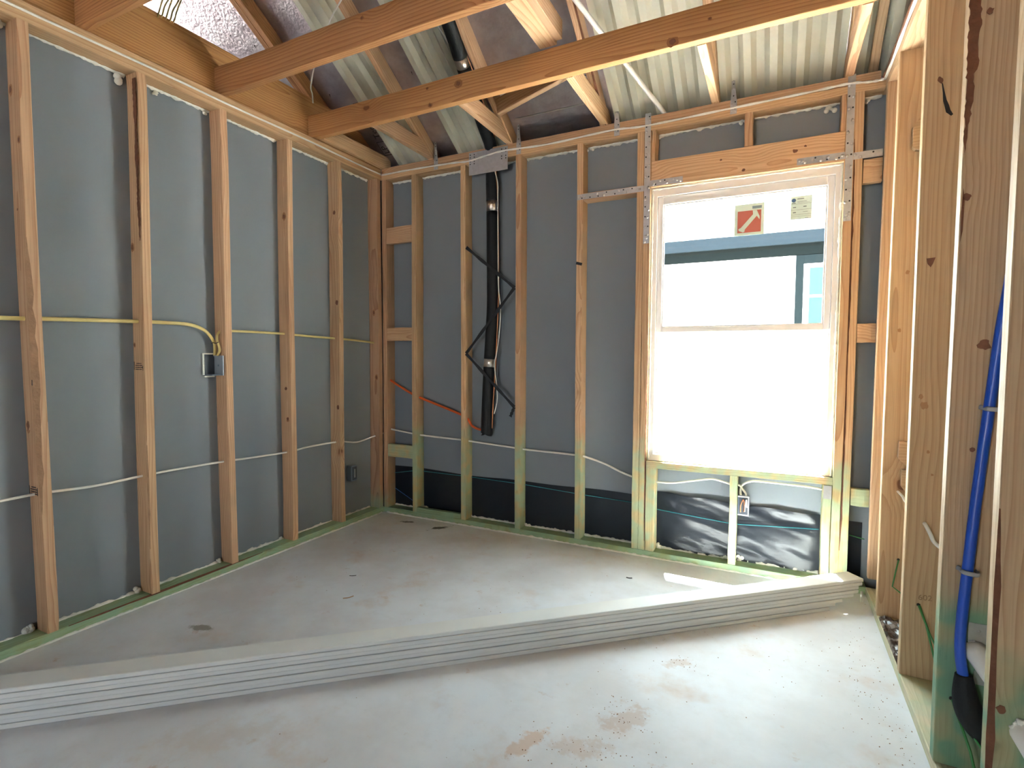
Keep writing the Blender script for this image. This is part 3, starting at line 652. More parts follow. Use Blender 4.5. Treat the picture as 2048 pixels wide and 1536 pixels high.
# printing on the foil
cs, sn = 1 / nrm, SL / nrm
def roof_text(s, size, x, y, m=INK):
    text_mesh('printed_lettering', s, size, (x, y, RC - SL * y - 0.0015), (0, -cs, sn), (-1, 0, 0), m, ceiling, label='black lettering printed on the foil')
roof_text('LP', 0.062, 0.082, 0.002)
roof_text('TechShield', 0.062, 0.082, -0.100)
boxes_l = []
def roof_rect(x0, x1, ya, yb):
    bm = bmesh.new(); hexa(bm, roofbox(x0, x1, ya, yb, -0.0022, -0.0010)); from_bm('printed_line', bm, INK, ceiling)
roof_rect(0.026, 0.029, 0.012, -0.080); roof_rect(0.092, 0.095, 0.012, -0.080); roof_rect(0.029, 0.092, 0.012, 0.009); roof_rect(0.029, 0.092, -0.077, -0.080); roof_rect(0.101, 0.111, 0.01, -0.16)
roof_text('RADIANT', 0.045, 1.612, -0.10)
# foil tape seam
bm = bmesh.new(); hexa(bm, roofbox(1.10, 1.60, -0.035, -0.041, -0.003, -0.001)); from_bm('foil_seam', bm, TAPE, ceiling)
# steel rafter ties
def tie(x):
    bm = bmesh.new()
    pts = [(-.010, .115), (.004, .12), (.008, .06), (.014, .012), (.017, -.008), (.017, -.072), (-.015, -.072), (-.015, -.008), (-.012, .03)]
    lo = [bm.verts.new((x + a, -0.0015 - (0.0 if b < .012 else 0.0), Z2 + b)) for a, b in pts]; hi = [bm.verts.new((v.co.x, v.co.y - .0018, v.co.z)) for v in lo]
    bm.faces.new(lo[::-1]); bm.faces.new(hi)
    for i in range(len(lo)): bm.faces.new((lo[i], lo[(i + 1) % len(lo)], hi[(i + 1) % len(lo)], hi[i]))
    o = from_bm('rafter_tie', bm, STEEL, ceiling, label='small twisted steel rafter tie')
    domes('nail_heads', [(x - .007, -.0033, Z2 - .018), (x + .009, -.0033, Z2 - .030), (x - .006, -.0033, Z2 - .055), (x + .01, -.0033, Z2 - .062), (x, -.0033, Z2 + .055)], (0, -1, 0), .005, NAILM, o, kind='stuff')
    domes('tie_holes', [(x + .009, -.0034, Z2 - .012), (x - .008, -.0034, Z2 - .040), (x + .008, -.0034, Z2 - .046), (x - .001, -.0034, Z2 + .08), (x - .002, -.0034, Z2 + .10), (x, -.0034, Z2 + .02)], (0, -1, 0), .0036, HOLE, o, h=.05, kind='stuff')
for x in (0.478, 1.105, 1.733, 2.353): tie(x)
# roof nail points
bm = bmesh.new()
for k in range(26):
    x = random.choice(rafters[:-1]) + random.uniform(.03, .5) if k > 8 else random.uniform(-.55, -.22); y = random.uniform(-1.1, -0.05)
    z = RC - SL * y
    a = [bm.verts.new((x + .003 * math.cos(t), y + .003 * math.sin(t), z)) for t in (0, 2.1, 4.2)]; b_ = bm.verts.new((x + .006, y + .004, z - .022))
    for i in range(3): bm.faces.new((a[i], a[(i + 1) % 3], b_))
from_bm('roof_nail_points', bm, HOLE, ceiling, kind='stuff')

# ------------------------------------------------------------------ unseen rear wall, its doorway narrowed to hold down the rear daylight
boxes('wall_rear', [(-.1, 1.30, YB - .1, YB, 0, 3.2), (1.70, 3.2, YB - .1, YB, 0, 3.2), (1.30, 1.70, YB - .1, YB, 2.1, 3.2)], plain('rear_wall_board', (0.45, 0.38, 0.30), 0.8), kind='structure', label='unseen rear wall with a doorway slot narrowed to limit daylight', cat='wall')

# ------------------------------------------------------------------ room added next door, its wall opening sized to light the roof foil
NB = plain('added_room_board', (0.42, 0.40, 0.38), 0.8)
boxes('wall_far_added', [(-3.6, -0.103, 0.09, 0.102, 0, Z2), (-3.6, -0.11, YB - .1, YB, 0, Z2 + .5), (-3.6, -3.58, YB, 0.09, 0, 1.2), (-3.6, -3.58, YB, 0.09, 2.1, Z2 - .1), (-3.6, -3.58, -1.9, 0.09, 1.2, 2.1), (-3.6, -3.58, YB, -2.5, 1.2, 2.1)], NB, kind='structure', label='wall added for an unseen adjoining room, opening sized to light the foil', cat='wall')
boxes('floor_next_room_added', [(-3.6, -0.103, YB, 0.09, -0.149, -0.001)], NB, kind='structure', label='floor added for the unseen adjoining room', cat='floor')
# ------------------------------------------------------------------ window
wx0, wx1, wz0, wz1 = 1.935, 2.857, 0.5635, 2.112
win = boxes('window_1', [(wx0, wx0 + .030, .030, .115, wz0, wz1), (wx1 - .030, wx1, .030, .115, wz0, wz1), (wx0 + .030, wx1 - .030, .030, .115, wz1 - .045, wz1), (wx0 + .030, wx1 - .030, .030, .115, wz0, wz0 + .035)], VINYL, kind='structure', label='white vinyl single-hung window', cat='window')
def sash(name, x0, x1, z0, z1, y0, y1, r, rt, rb):
    o = boxes(name, [(x0, x0 + r, y0, y1, z0, z1), (x1 - r, x1, y0, y1, z0, z1), (x0 + r, x1 - r, y0, y1, z1 - rt, z1), (x0 + r, x1 - r, y0, y1, z0, z0 + rb)], VINYL, win, bevel=0.003)
    boxes('glazing_bead', [(x0 + r, x0 + r + .006, y0 + .006, y1 - .006, z0 + rb, z1 - rt), (x1 - r - .006, x1 - r, y0 + .006, y1 - .006, z0 + rb, z1 - rt), (x0 + r + .006, x1 - r - .006, y0 + .006, y1 - .006, z1 - rt - .006, z1 - rt), (x0 + r + .006, x1 - r - .006, y0 + .006, y1 - .006, z0 + rb, z0 + rb + .006)], VINYL, o)
    boxes('pane', [(x0 + r + .006, x1 - r - .006, (y0 + y1) / 2 - .002, (y0 + y1) / 2 + .002, z0 + rb + .006, z1 - rt - .006)], GLASS, o)
    return o
up = sash('upper_sash', wx0 + .031, wx1 - .031, 1.302, wz1 - .046, .045, .075, .030, .045, .030)
lo_ = sash('lower_sash', wx0 + .031, wx1 - .031, wz0 + .036, 1.318, .078, .108, .026, .026, .026)
bead('window_foam', [((wx0 + .004, .026, wz0), (wx0 + .004, .026, wz1)), ((wx1 - .004, .026, wz0), (wx1 - .004, .026, wz1)), ((wx0, .026, wz1 - .004), (wx1, .026, wz1 - .004))], .006, CAULK, win, .6)
# stickers on the upper pane
ys = .0575
def st(name, rects, m, label=None, dy=0.0):
    return boxes(name, [(a, b, ys - dy - .0006, ys - dy, c, d) for a, b, c, d in rects], m, win, label=label)
st('sticker', [(2.368, 2.514, 1.812, 1.976)], PALEGS, 'pale green sticker with red square')
st('sticker_print', [(2.384, 2.498, 1.826, 1.940)], REDS, dy=.0007)
poly_plate('sticker_print', [(-.050, -.045), (-.030, -.055), (-.022, -.052), (-.020, -.040), (.036, .026), (.050, .006), (.050, .022), (.036, .056), (.016, .056), (.018, .036), (-.040, -.030), (-.052, -.036)], (2.441, ys - .0015, 1.883), (1, 0, 0), (0, 0, 1), .0005, PALEGS, win, label='pale slanted hammer mark')
st('sticker_print', [(2.455, 2.500, 1.948, 1.962)], plain('blue_grey_print', (.25, .38, .45), .5), dy=.0007)
st('sticker', [(2.634, 2.731, 1.868, 1.986)], plain('pale_blue_sticker', (.70, .86, .83), .5), 'pale blue printed energy sticker')
LB = plain('blue_print', (.08, .17, .36), .5); LG = plain('grey_print', (.20, .28, .30), .5)
poly_plate('sticker_print', [(0.010 * math.cos(a), 0.010 * math.sin(a)) for a in [k * math.pi / 6 for k in range(12)]], (2.648, ys - .0008, 1.966), (1, 0, 0), (0, 0, 1), .0005, LB, win)
st('sticker_print', [(2.639, 2.657, 1.950, 1.954), (2.664, 2.664 + .03, 1.970, 1.974), (2.664, 2.706, 1.958, 1.9595), (2.664, 2.720, 1.952, 1.953), (2.636, 2.729, 1.946, 1.947), (2.645, 2.659, 1.928, 1.933), (2.692, 2.706, 1.929, 1.934),
     (2.636, 2.729, 1.917, 1.918), (2.645, 2.659, 1.902, 1.907), (2.690, 2.712, 1.905, 1.9065), (2.636, 2.729, 1.893, 1.894), (2.636, 2.729, 1.884, 1.8848), (2.70, 2.715, 1.873, 1.875)], LG, dy=.0007)

# ------------------------------------------------------------------ the neighbouring house and fence outside
NW = plain('white_house_siding', (0.82, 0.82, 0.78), 0.8)
house = empty('neighbour_house', (0, 4, -0.15), label='white house with grey eaves seen through the window', cat='house')
def hb(name, b, m, **kw):
    o = boxes(name, [(b[0], b[1], b[2] - 4, b[3] - 4, b[4] + .15, b[5] + .15)], m, house, **kw); return o
hb('siding', (-5, 9, 4.0, 4.2, -.15, 2.62), NW)
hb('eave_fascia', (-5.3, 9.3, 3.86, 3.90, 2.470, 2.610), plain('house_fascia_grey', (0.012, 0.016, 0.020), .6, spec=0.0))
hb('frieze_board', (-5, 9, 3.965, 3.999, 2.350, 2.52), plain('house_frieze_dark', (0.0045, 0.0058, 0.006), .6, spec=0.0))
hw = hb('house_window', (2.845, 3.60, 3.970, 3.999, 1.50, 2.245), plain('house_window_frame', (0.8, 0.8, 0.8), .5))
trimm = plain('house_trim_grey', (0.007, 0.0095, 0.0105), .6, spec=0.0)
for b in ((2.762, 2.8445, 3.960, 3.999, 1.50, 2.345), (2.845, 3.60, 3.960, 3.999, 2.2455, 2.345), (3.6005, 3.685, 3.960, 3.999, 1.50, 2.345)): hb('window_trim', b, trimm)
for b in ((2.905, 3.54, 3.960, 3.9695, 1.885, 2.195), (2.905, 3.54, 3.960, 3.9695, 1.54, 1.855)):
    o = hb('house_pane', b, plain('house_glass', (0.02, 0.04, 0.036), .4, spec=0.05))
bm = bmesh.new(); hexa(bm, [(-5.3, -.14, 2.7605), (9.3, -.14, 2.7605), (9.3, 3, 4.2), (-5.3, 3, 4.2), (-5.3, -.14, 2.78), (9.3, -.14, 2.78), (9.3, 3, 4.25), (-5.3, 3, 4.25)])
from_bm('house_roof', bm, plain('house_roof_pale', (.6, .6, .6), .5), house)
fence = empty('fence', (0, 3.0, -0.15), label='white plank fence below the neighbouring house', cat='fence')
pm = None
for k in range(34):
    if pm is None:
        o = boxes('plank', [(0, .172, 0, .02, 0, .85)], NW, fence, bevel=.003); pm = o.data
    else:
        o = link('plank', pm, None, fence)
    o.location = (-1.0 + k * .178, 0, random.uniform(-.004, .004))
boxes('rail', [(-1.0, 5.05, .021, .06, .2, .29)], NW, fence); boxes('rail', [(-1.0, 5.05, .021, .06, .6, .69)], NW, fence)

# ------------------------------------------------------------------ stack of white trim boards
dirv = Vector((0.7515, 0.6597, 0)); perp = Vector((-0.6597, 0.7515, 0))
ends = [2.842, 2.868, 2.892, 2.945, 2.962, 2.972, 2.985, 2.990]
words = ['bottom', 'second from the bottom', 'third from the bottom', 'fourth from the bottom', 'fourth from the top', 'third from the top', 'second from the top', 'topmost']
bt = 0.0163
for k in range(8):
    t_end = (ends[k] - 0.476) / dirv.x - (0.008 if k > 4 else 0)
    off = [0, .004, -.003, .002, -.002, .003, 0.0, .001][k]
    base = Vector((0.476, -2.348, k * bt + bt / 2)) + perp * (0.0445 + off)
    a = base + dirv * (-0.34 + random.uniform(-.03, .03)); b_ = base + dirv * t_end
    o = lumber('trim_board', a, b_, perp, 0.088 + random.uniform(-.001, .001), bt - 0.0010, BOARDM, None, segs=6, warp=0.0003, chamfer=0.0018, label='white primed trim board, %s of the diagonal stack' % words[k], cat='board', group='white boards stacked on the floor')

# ------------------------------------------------------------------ cables
def cable(name, pts, r, m, label, flat=None, **kw):
    return tube(name, pts, r, m, None, n=7, sides=8, flat=flat, label=label, cat='cable', **kw)
cable('electrical_cable', [(-.045, -2.9, 1.28), (-.045, -2.12, 1.300), (-.045, -2.02, 1.304), (-.045, -1.863, 1.309), (-.045, -1.62, 1.316), (-.045, -1.50, 1.317), (-.045, -1.395, 1.314), (-.050, -1.315, 1.288), (-.062, -1.262, 1.235), (-.068, -1.252, 1.195), (-.070, -1.252, 1.160)], .0085, YCAB, 'yellow cable running left from the wall box', flat=((1, 0, 0), .55))
cable('electrical_cable', [(-.048, -1.252, 1.160), (-.028, -1.253, 1.185), (-.030, -1.256, 1.215), (-.042, -1.256, 1.25), (-.048, -1.235, 1.285), (-.046, -1.149, 1.293), (-.045, -0.859, 1.292), (-.045, -.80, 1.290), (-.045, -0.634, 1.283), (-.045, -0.40, 1.276), (-.045, -0.2, 1.268), (-.045, -0.03, 1.256)], .0068, YCAB, 'yellow cable running from the wall box to the corner', flat=((1, 0, 0), .55))
cable('electrical_cable', [(-.045, -2.9, 0.59), (-.045, -2.145, 0.602), (-.045, -2.02, 0.603), (-.045, -1.831, 0.592), (-.045, -1.63, 0.597), (-.045, -1.501, 0.598), (-.045, -1.22, 0.592), (-.045, -1.075, 0.585), (-.045, -0.81, 0.577), (-.045, -0.648, 0.584), (-.045, -0.40, 0.579), (-.045, -0.25, 0.553), (-.045, -0.16, 0.556), (-.04, -0.03, 0.574), (0.02, .05, .600)], .0055, WCAB, 'thin white cable threaded through the left wall studs')
cable('electrical_cable', [(0.02, .045, .618), (.21, .045, .599), (.321, .045, .590), (.64, .045, .583), (.70, .045, .580), (1.067, .045, .560), (1.139, .045, .556), (1.484, .045, .550), (1.566, .045, .541), (1.677, .045, .512), (1.79, .045, .468), (1.90, .045, .44), (1.978, .045, .438), (2.07, .045, .440), (2.172, .045, .462), (2.278, .045, .486), (2.33, .045, .482), (2.40, .045, .465)], .006, WCAB, 'white cable sagging through the back wall studs to the window')
cable('electrical_cable', [(2.44, .030, .405), (2.436, .035, .44), (2.447, .042, .475), (2.49, .045, .497), (2.54, .045, .500), (2.66, .045, .499), (2.75, .045, .497), (2.83, .045, .490)], .006, WCAB, 'white cable under the window sill from box to right stud')
cable('electrical_cable', [(2.40, .045, .470), (2.43, .04, .468), (2.447, .032, .45), (2.462, .03, .43), (2.466, .03, .405)], .0055, WCAB, 'short white cable loop above the box under the window')
cable('flexible_tubing', [(0.03, .04, .985), (.125, .04, .938), (.242, .04, .884), (.327, .04, .856), (.477, .04, .812), (.643, .04, .762), (.70, .035, .740), (.726, .03, .715), (.745, .03, .69), (.78, .032, .672), (.83, .035, .663)], .0085, OCAB, 'orange cable sloping from corner to black pipe')
for k, (dx, col) in enumerate(((0.0, 'nearest the camera'), (.012, 'second from the camera'), (.026, 'in the middle'), (.040, 'second from the joist'), (.052, 'nearest the joist'))):
    y0 = -1.503 + dx * 1.35
    cable('roof_cable', [(-.055 - .003 * k, y0, 2.745), (-.048, y0 + .005, 2.775), (-.05, y0 + .018, 2.82), (-.03, y0 + .03 + .008 * (k % 2), 2.88), (0.03, y0 + .04, 2.98), (.10, y0 + .05, 3.08)], .0055, YCAB, 'yellow cable in the bundle over the rim board, ' + col, flat=((0, 1, 0), .5), group='yellow cables over the rim board')
cable('hanging_wire', [(0.55, -.90, 3.05), (.40, -.85, 3.0), (.313, -.804, 2.975), (.16, -.72, 2.925), (.05, -.66, 2.882), (-.04, -.60, 2.83), (-.045, -.585, 2.79), (-.046, -.58, 2.74)], .004, WCAB, 'thin white wire hanging from the roof by the rim board')
tube('white_pipe', [(2.02, .045, 2.500), (1.997, .03, 2.518), (1.70, -.63, 2.835), (1.62, -.81, 2.92)], .0125, PVC, curve=False, sides=12, label='thin white plastic pipe sloping up under the baffles', cat='pipe')
for (nm, pts, lab) in (('electrical_cable', [(3.066, -.78, .590), (3.068, -.80, .586), (3.079, -.815, .56), (3.09, -.82, .535), (3.12, -.83, .51)], 'short white cable stub poking from middle right stud'),
                       ('electrical_cable', [(3.068, -.31, .594), (3.071, -.325, .592), (3.082, -.345, .58), (3.092, -.36, .56), (3.12, -.37, .53)], 'tiny white cable stub beside the wooden block')):
    cable(nm, pts, .0065 if 'middle' in lab else .005, WCAB, lab)
# strings
def string(pts, m, label, r=.0022, cat='string'):
    return tube('string', pts, r, m, None, sides=6, curve=False, label=label, cat=cat)
string([(.02, .080, .278), (.204, .080, .312), (.27, .079, .320), (.70, .079, .321), (1.106, .079, .315), (1.53, .079, .296), (1.84, .079, .288)], TEAL, 'teal string stretched across the membrane left of window')
string([(1.99, .060, .271), (2.372, .062, .247), (2.431, .062, .247), (2.81, .060, .278)], TEAL, 'teal string stretched across the wrinkled membrane under the window', .0026)
string([(2.945, .078, .264), (3.01, .078, .252)], GREENS, 'green string in the corner right of the window', .0024)
string([(.042, .080, .165), (.25, .080, .070)], BLUES, 'blue string slanting down in the corner bay')
string([(3.059, -.785, .300), (3.059, -.796, .299), (3.075, -.83, .25), (3.105, -.87, .10), (3.11, -.89, .045)], GREENS, 'green wire hanging from right stud, left strand', .0032)
string([(3.061, -.785, .300), (3.062, -.797, .298), (3.085, -.84, .22), (3.125, -.90, .13)], GREENS, 'green wire hanging from right stud, right strand', .0030)
string([(3.081, -.31, .300), (3.081, -.325, .298), (3.07, -.34, .25), (3.060, -.345, .188), (3.085, -.36, .172), (3.12, -.38, .15)], GREENS, 'green bent wire on the stud beside the corner', .003)
string([(3.046, -1.24, .230), (3.047, -1.256, .229), (3.075, -1.31, .13), (3.09, -1.34, .045)], GREENS, 'green wire in front of the black boot, left strand', .0034)
string([(3.049, -1.24, .230), (3.050, -1.257, .228), (3.085, -1.31, .165), (3.125, -1.37, .11)], GREENS, 'green wire in front of the black boot, right strand', .0030)
bm = bmesh.new()
for (x, y, z) in ((3.059, -.7935, .300), (3.081, -.3195, .300), (3.046, -1.2505, .230)):
    bmesh.ops.create_icosphere(bm, subdivisions=1, radius=.006, matrix=Matrix.Translation((x, y, z)))
from_bm('wire_hole', bm, HOLE, wall_right)

# ------------------------------------------------------------------ insulated pipe in the back wall
pipe = empty('insulated_pipe', (0.855, .045, .64), label='thick black foam-insulated pipe with foil tape bands', cat='pipe')
def rel(pts): return [(p[0] - .855, p[1] - .045, p[2] - .64) for p in pts]
R = .0405
lowp = [(.852, .045, .643), (.8535, .045, .66), (.858, .045, .80), (.868, .045, 1.0), (.873, .045, 1.09)]
def rr_low(t): return R * (0.35 + 0.65 * min(1, (t / .10)) ** .5)
tube('foam_sleeve', rel(lowp), rr_low, BLACKM, pipe, sides=18, n=12)
tube('foam_sleeve', rel([(.876, .045, 1.145), (.890, .045, 1.35), (.898, .045, 1.53), (.897, .045, 1.8), (.893, .045, 2.11)]), R, BLACKM, pipe, sides=18)
tube('foam_sleeve', rel([(.892, .045, 2.178), (.888, .045, 2.3), (.886, .047, 2.42), (.887, .046, 2.475), (.892, .014, 2.535), (.905, -.06, 2.578), (.945, -.30, 2.712), (.965, -.43, 2.795)]), R, BLACKM, pipe, sides=18)
tube('foam_sleeve', rel([(.972, -.475, 2.824), (.995, -.62, 2.918), (1.01, -.9, 3.105), (1.01, -1.6, 3.57)]), R, BLACKM, pipe, sides=18)
for pts in ([(.873, .045, 1.088), (.876, .045, 1.147)], [(.893, .045, 2.108), (.892, .045, 2.180)], [(.963, -.42, 2.788), (.973, -.48, 2.828)]):
    tube('foil_band', rel(pts), R * .96, TAPE, pipe, sides=18, curve=False)
tube('copper_line', rel([(.915, .030, 2.45), (.940, .03, 2.20), (.947, .03, 1.8), (.948, .03, 1.55), (.930, .03, 1.15), (.910, .03, .85), (.902, .03, .68)]), .0042, COPPER, pipe, sides=8)
tube('copper_line', rel([(.945, -.02, 2.56), (.985, -.30, 2.74), (1.01, -.5, 2.86), (1.045, -.65, 2.95), (1.05, -.9, 3.1)]), .0042, COPPER, pipe, sides=8)
cable('control_wire', [(.915, .02, 2.45), (.928, .015, 2.36), (.945, .02, 2.28), (.946, .02, 2.18), (.950, .02, 1.75), (.954, .02, 1.60), (.966, .02, 1.50), (.968, .02, 1.42), (.958, .02, 1.3), (.940, .02, 1.18), (.925, .02, 1.12), (.930, .02, 1.05), (.944, .02, .95), (.944, .02, .86), (.922, .02, .78)], .0036, WCAB, 'thin white control wire beside the black pipe')
cable('control_wire', [(.96, -.36, 2.72), (.965, -.45, 2.79), (.955, -.52, 2.84), (.935, -.60, 2.90), (.93, -.7, 2.97)], .0036, WCAB, 'thin white wire along the pipe under the roof')
# black webbing laced between two studs
zz = [(.722, 1.886), (1.083, 1.600), (.722, 1.18), (1.087, .835), (1.060, .772)]
bm = bmesh.new()
for i in range(len(zz) - 1):
    a, b_ = Vector((zz[i][0], -.004 - .0022 * i, zz[i][1])), Vector((zz[i + 1][0], -.004 - .0022 * i, zz[i + 1][1]))
    d = (b_ - a).normalized(); n2 = Vector((-d.z, 0, d.x)) * .0115; tw = 14
    rows = []
    for k in range(tw + 1):
        p = a.lerp(b_, k / tw); wv = 1 - .35 * math.sin(k / tw * math.pi * 3) ** 2
        rows.append([bm.verts.new(p + n2 * wv), bm.verts.new(p - n2 * wv), bm.verts.new(p - n2 * wv + Vector((0, -.0018, 0))), bm.verts.new(p + n2 * wv + Vector((0, -.0018, 0)))])
    for k in range(tw):
        for q in range(4): bm.faces.new((rows[k][q], rows[k][(q + 1) % 4], rows[k + 1][(q + 1) % 4], rows[k + 1][q]))
    bm.faces.new(rows[0]); bm.faces.new(rows[-1][::-1])
from_bm('webbing_strap', bm, BLACKS, label='black webbing strap zigzagging across the insulated pipe', cat='strap')
bm = bmesh.new(); bbox(bm, 1.495, 1.532, -.0045, -.0005, 1.713, 1.729); bmesh.ops.rotate(bm, verts=bm.verts, cent=(1.513, 0, 1.72), matrix=Matrix.Rotation(.28, 3, 'Y'))
from_bm('webbing_scrap', bm, BLACKS, label='short black webbing scrap stapled to a stud', cat='strap')

# ------------------------------------------------------------------ electrical boxes
eb = empty('electrical_box', (-.05, -1.27, 1.05), label='blue-grey metal wall box nailed to the left wall stud', cat='electrical box')
def ebx(name, b, m, **kw): return boxes(name, [(b[0] + .05, b[1] + .05, b[2] + 1.27, b[3] + 1.27, b[4] - 1.05, b[5] - 1.05)], m, eb, **kw)
ebx('side_plate', (-.0875, -.012, -1.2465, -1.2420, 1.055, 1.160), BOXF)
ebx('body', (-.0875, -.020, -1.300, -1.247, 1.056, 1.061), BOXM); ebx('body', (-.0875, -.082, -1.300, -1.247, 1.0615, 1.1545), BOXD)
domes('screw', [(-.0495 + .05, -1.2465 + 1.27, 1.108 - 1.05)], (0, -1, 0), .006, BOXM, eb)
boxes('cut_edge', [(-.0855 + .05, -.078 + .05, -1.312 + 1.27, -1.250 + 1.27, 1.166 - 1.05, 1.172 - 1.05), (-.0855 + .05, -.078 + .05, -1.312 + 1.27, -1.304 + 1.27, 1.058 - 1.05, 1.166 - 1.05), (-.0855 + .05, -.078 + .05, -1.305 + 1.27, -1.250 + 1.27, 1.046 - 1.05, 1.053 - 1.05)], CAULK, eb)
boxes('cut_hole', [(-.0885 + .05, -.0860 + .05, -1.304 + 1.27, -1.2475 + 1.27, 1.053 - 1.05, 1.166 - 1.05)], BOXD, eb)
tube('cable_staple', [(-.076, -1.262, 1.224), (-.06, -1.268, 1.228), (-.04, -1.266, 1.224), (-.022, -1.262, 1.230)], .002, INK, None, label='black staple holding the yellow cables to the stud', cat='staple')
eb2 = boxes('electrical_box', [(-.078, -.030, -.300, -.2450, .285, .395)], BOXM, bevel=.004, label='small blue-grey box low on the left wall near the corner', cat='electrical box')
boxes('box_opening', [(-.0302, -.0285, -.294, -.251, .294, .386)], BOXD, eb2); boxes('device', [(-.0288, -.026, -.278, -.266, .31, .37)], STEEL, eb2)
eb3 = boxes('electrical_box', [(2.424, 2.481, .012, .060, .312, .418)], BOXM, bevel=.003, label='blue box with wires on the stud under the window', cat='electrical box')
boxes('box_opening', [(2.430, 2.475, .0105, .0118, .320, .410)], BOXD, eb3)
tube('wire', [(2.440, .010, .33), (2.441, .004, .37), (2.452, .003, .40), (2.458, .006, .38), (2.457, .006, .335)], .003, COPPER, eb3); tube('wire', [(2.460, .010, .335), (2.463, .003, .37), (2.468, .004, .402), (2.471, .006, .36)], .0032, WCAB, eb3)
boxes('cover_rim', [(2.424, 2.481, .0095, .0115, .411, .418), (2.424, 2.481, .0095, .0115, .312, .319), (2.475, 2.481, .0095, .0115, .3195, .4105)], STEEL, eb3)
boxes('nail_plate', [(2.820, 2.855, -.002, -.0003, .455, .522)], STEEL, wall_back, label='small steel nail plate')

# ------------------------------------------------------------------ blue water pipe on the right
bp = empty('water_pipe', (3.06, -1.275, .25), label='bright blue water pipe clipped to right wall stud', cat='pipe')
def r2(pts): return [(p[0] - 3.06, p[1] + 1.275, p[2] - .25) for p in pts]
tube('tubing', r2([(3.135, -1.30, 1.62), (3.113, -1.275, 1.34), (3.103, -1.272, 1.236), (3.092, -1.27, 1.082), (3.081, -1.268, .924), (3.070, -1.268, .751), (3.062, -1.268, .602), (3.054, -1.270, .45), (3.054, -1.275, .367), (3.064, -1.28, .295)]), .0125, BLUEP, bp, sides=14)
for (x, z) in ((3.0955, 1.034), (3.0655, .597)):
    o = tube('pipe_clip', r2([(x - .022, -1.2525, z + .001), (x - .017, -1.262, z), (x - .014, -1.282, z - .001), (x + .004, -1.287, z - .002), (x + .0165, -1.280, z - .003), (x + .018, -1.2525, z - .003)]), .0062, GREYP, bp, flat=((0, 1, 0), .45))
tube('rubber_boot', r2([(3.062, -1.279, .318), (3.064, -1.282, .285), (3.068, -1.285, .25), (3.080, -1.288, .215), (3.105, -1.29, .18), (3.14, -1.292, .155)]), lambda t: .019 + .014 * math.sin(min(1, t * 1.2) * math.pi * .6), BLACKM, bp, sides=14)
for b, sc in (((3.074, 3.125, -1.2515, -1.2497, .398, .452), True), ((3.090, 3.125, -1.2515, -1.2497, .285, .322), False)):
    o = boxes('nail_plate', [b], STEEL, wall_right, label='small grey steel nail plate')
    if sc: domes('screw', [(3.097, -1.2516, .432)], (0, -1, 0), .0035, NAILM, o)
tube('drain_pipe', [(3.089, -1.245, .385), (3.092, -1.262, .372), (3.115, -1.30, .340), (3.15, -1.36, .29)], .026, PVC, None, sides=16, curve=False, label='white plastic drain pipe through the stud behind blue pipe', cat='pipe')
bead('torn_edge', [((3.070, -1.253, .372), (3.076, -1.253, .395)), ((3.076, -1.253, .395), (3.090, -1.253, .404)), ((3.072, -1.253, .372), (3.085, -1.253, .350))], .005, CAULK, wall_right, .9)
tube('drain_pipe', [(3.068, -1.60, .392), (3.070, -1.640, .388), (3.09, -1.69, .35)], .024, PVC, None, sides=16, curve=False, label='white plastic drain pipe in the nearest right stud', cat='pipe')
bead('torn_edge', [((3.048, -1.634, .395), (3.056, -1.634, .412)), ((3.056, -1.634, .412), (3.072, -1.634, .416))], .005, CAULK, wall_right, .9)

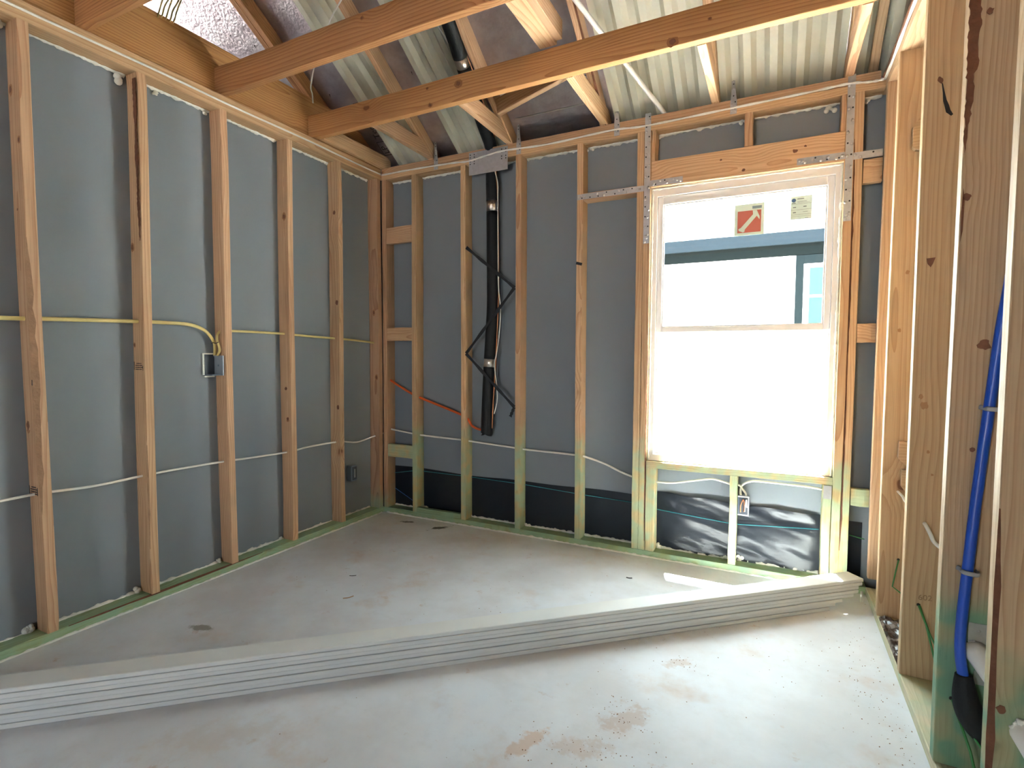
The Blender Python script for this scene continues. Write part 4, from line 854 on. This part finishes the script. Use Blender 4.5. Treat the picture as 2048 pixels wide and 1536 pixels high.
# ------------------------------------------------------------------ crumpled plastic on the plate, floor debris
bm = bmesh.new(); n1, n2 = 26, 16; g = []
for i in range(n1 + 1):
    row = []
    for k in range(n2 + 1):
        y = -0.34 - 0.43 * i / n1; x = W + .004 + .115 * k / n2
        h = T + .002 + .020 * abs(mnoise.noise(Vector((x * 26, y * 22, 2)))) + .014 * abs(mnoise.noise(Vector((x * 60, y * 50, 5))))
        if k == 0: h = T + .001
        row.append(bm.verts.new((x, y, h)))
    g.append(row)
for i in range(n1):
    for k in range(n2): bm.faces.new((g[i][k], g[i + 1][k], g[i + 1][k + 1], g[i][k + 1]))
bmesh.ops.solidify(bm, geom=bm.faces[:], thickness=.001)
from_bm('plastic_wrap', bm, CLEARP, label='crumpled dirty plastic wrap on right wall plate', cat='plastic sheet')
tube('anchor_bolt', [(2.985, -.10, 0.0), (2.985, -.10, .05)], .006, NAILM, None, sides=10, curve=False, label='shiny steel anchor bolt on the floor in the right corner', cat='bolt')
def chip(name, px, py, L, a, r, m, label, cat='debris'):
    d = Vector((math.cos(a), math.sin(a), 0)) * L / 2; c = Vector((px, py, r * .9))
    tube(name, [c - d, c + Vector((d.y * .25, -d.x * .25, 0)), c + d], r, m, None, sides=5, n=4, label=label, cat=cat)
chip('wood_splinter', .78, -1.18, .05, 1.0, .0022, CHIP, 'thin wood splinter on the floor before the left studs')
chip('metal_staple', .62, -.98, .035, .6, .0016, HOLE, 'dark bent staple on the floor near the left wall')
chip('wood_splinter', 1.93, -.34, .03, .2, .003, BOXD, 'small dark scrap on the floor below the back wall')
bm = bmesh.new()
def crumb(x, y, s):
    bmesh.ops.create_icosphere(bm, subdivisions=1, radius=s, matrix=Matrix.Translation((x, y, s * .5)) @ Matrix.Rotation(random.random() * 6, 4, 'Z') @ Matrix.Diagonal((1, random.uniform(.4, 1), .6, 1)))
for (cx, cy, sx_, sy_, n) in ((2.19, -1.42, .06, .06, 60), (2.29, -1.02, .05, .03, 30), (2.10, -1.62, .08, .05, 50), (2.30, -1.7, .12, .12, 40), (1.95, -1.65, .03, .05, 14), (2.9, -.75, .05, .25, 80), (2.95, -1.2, .03, .3, 80), (1.6, -1.2, .6, .4, 60), (2.5, -.75, .25, .25, 60), (1.2, -.8, .6, .4, 40)):
    for k in range(n): crumb(min(3.0, random.gauss(cx, sx_)), random.gauss(cy, sy_), random.uniform(.0007, .0024))
from_bm('dirt_crumbs', bm, DIRT, kind='stuff', label='red-brown dirt crumbs scattered on the concrete floor', cat='dirt')
bm = bmesh.new()
for k in range(140):
    x = random.uniform(2.0, 2.7); y = -1.02 + (x - 1.983) * .8939 - abs(random.gauss(0.02, .04)); s = random.uniform(.0008, .002)
    bmesh.ops.create_icosphere(bm, subdivisions=1, radius=s, matrix=Matrix.Translation((x, y, s * .6)))
from_bm('sawdust', bm, CAULK, kind='stuff', label='white sawdust specks beside the board stack', cat='dust')
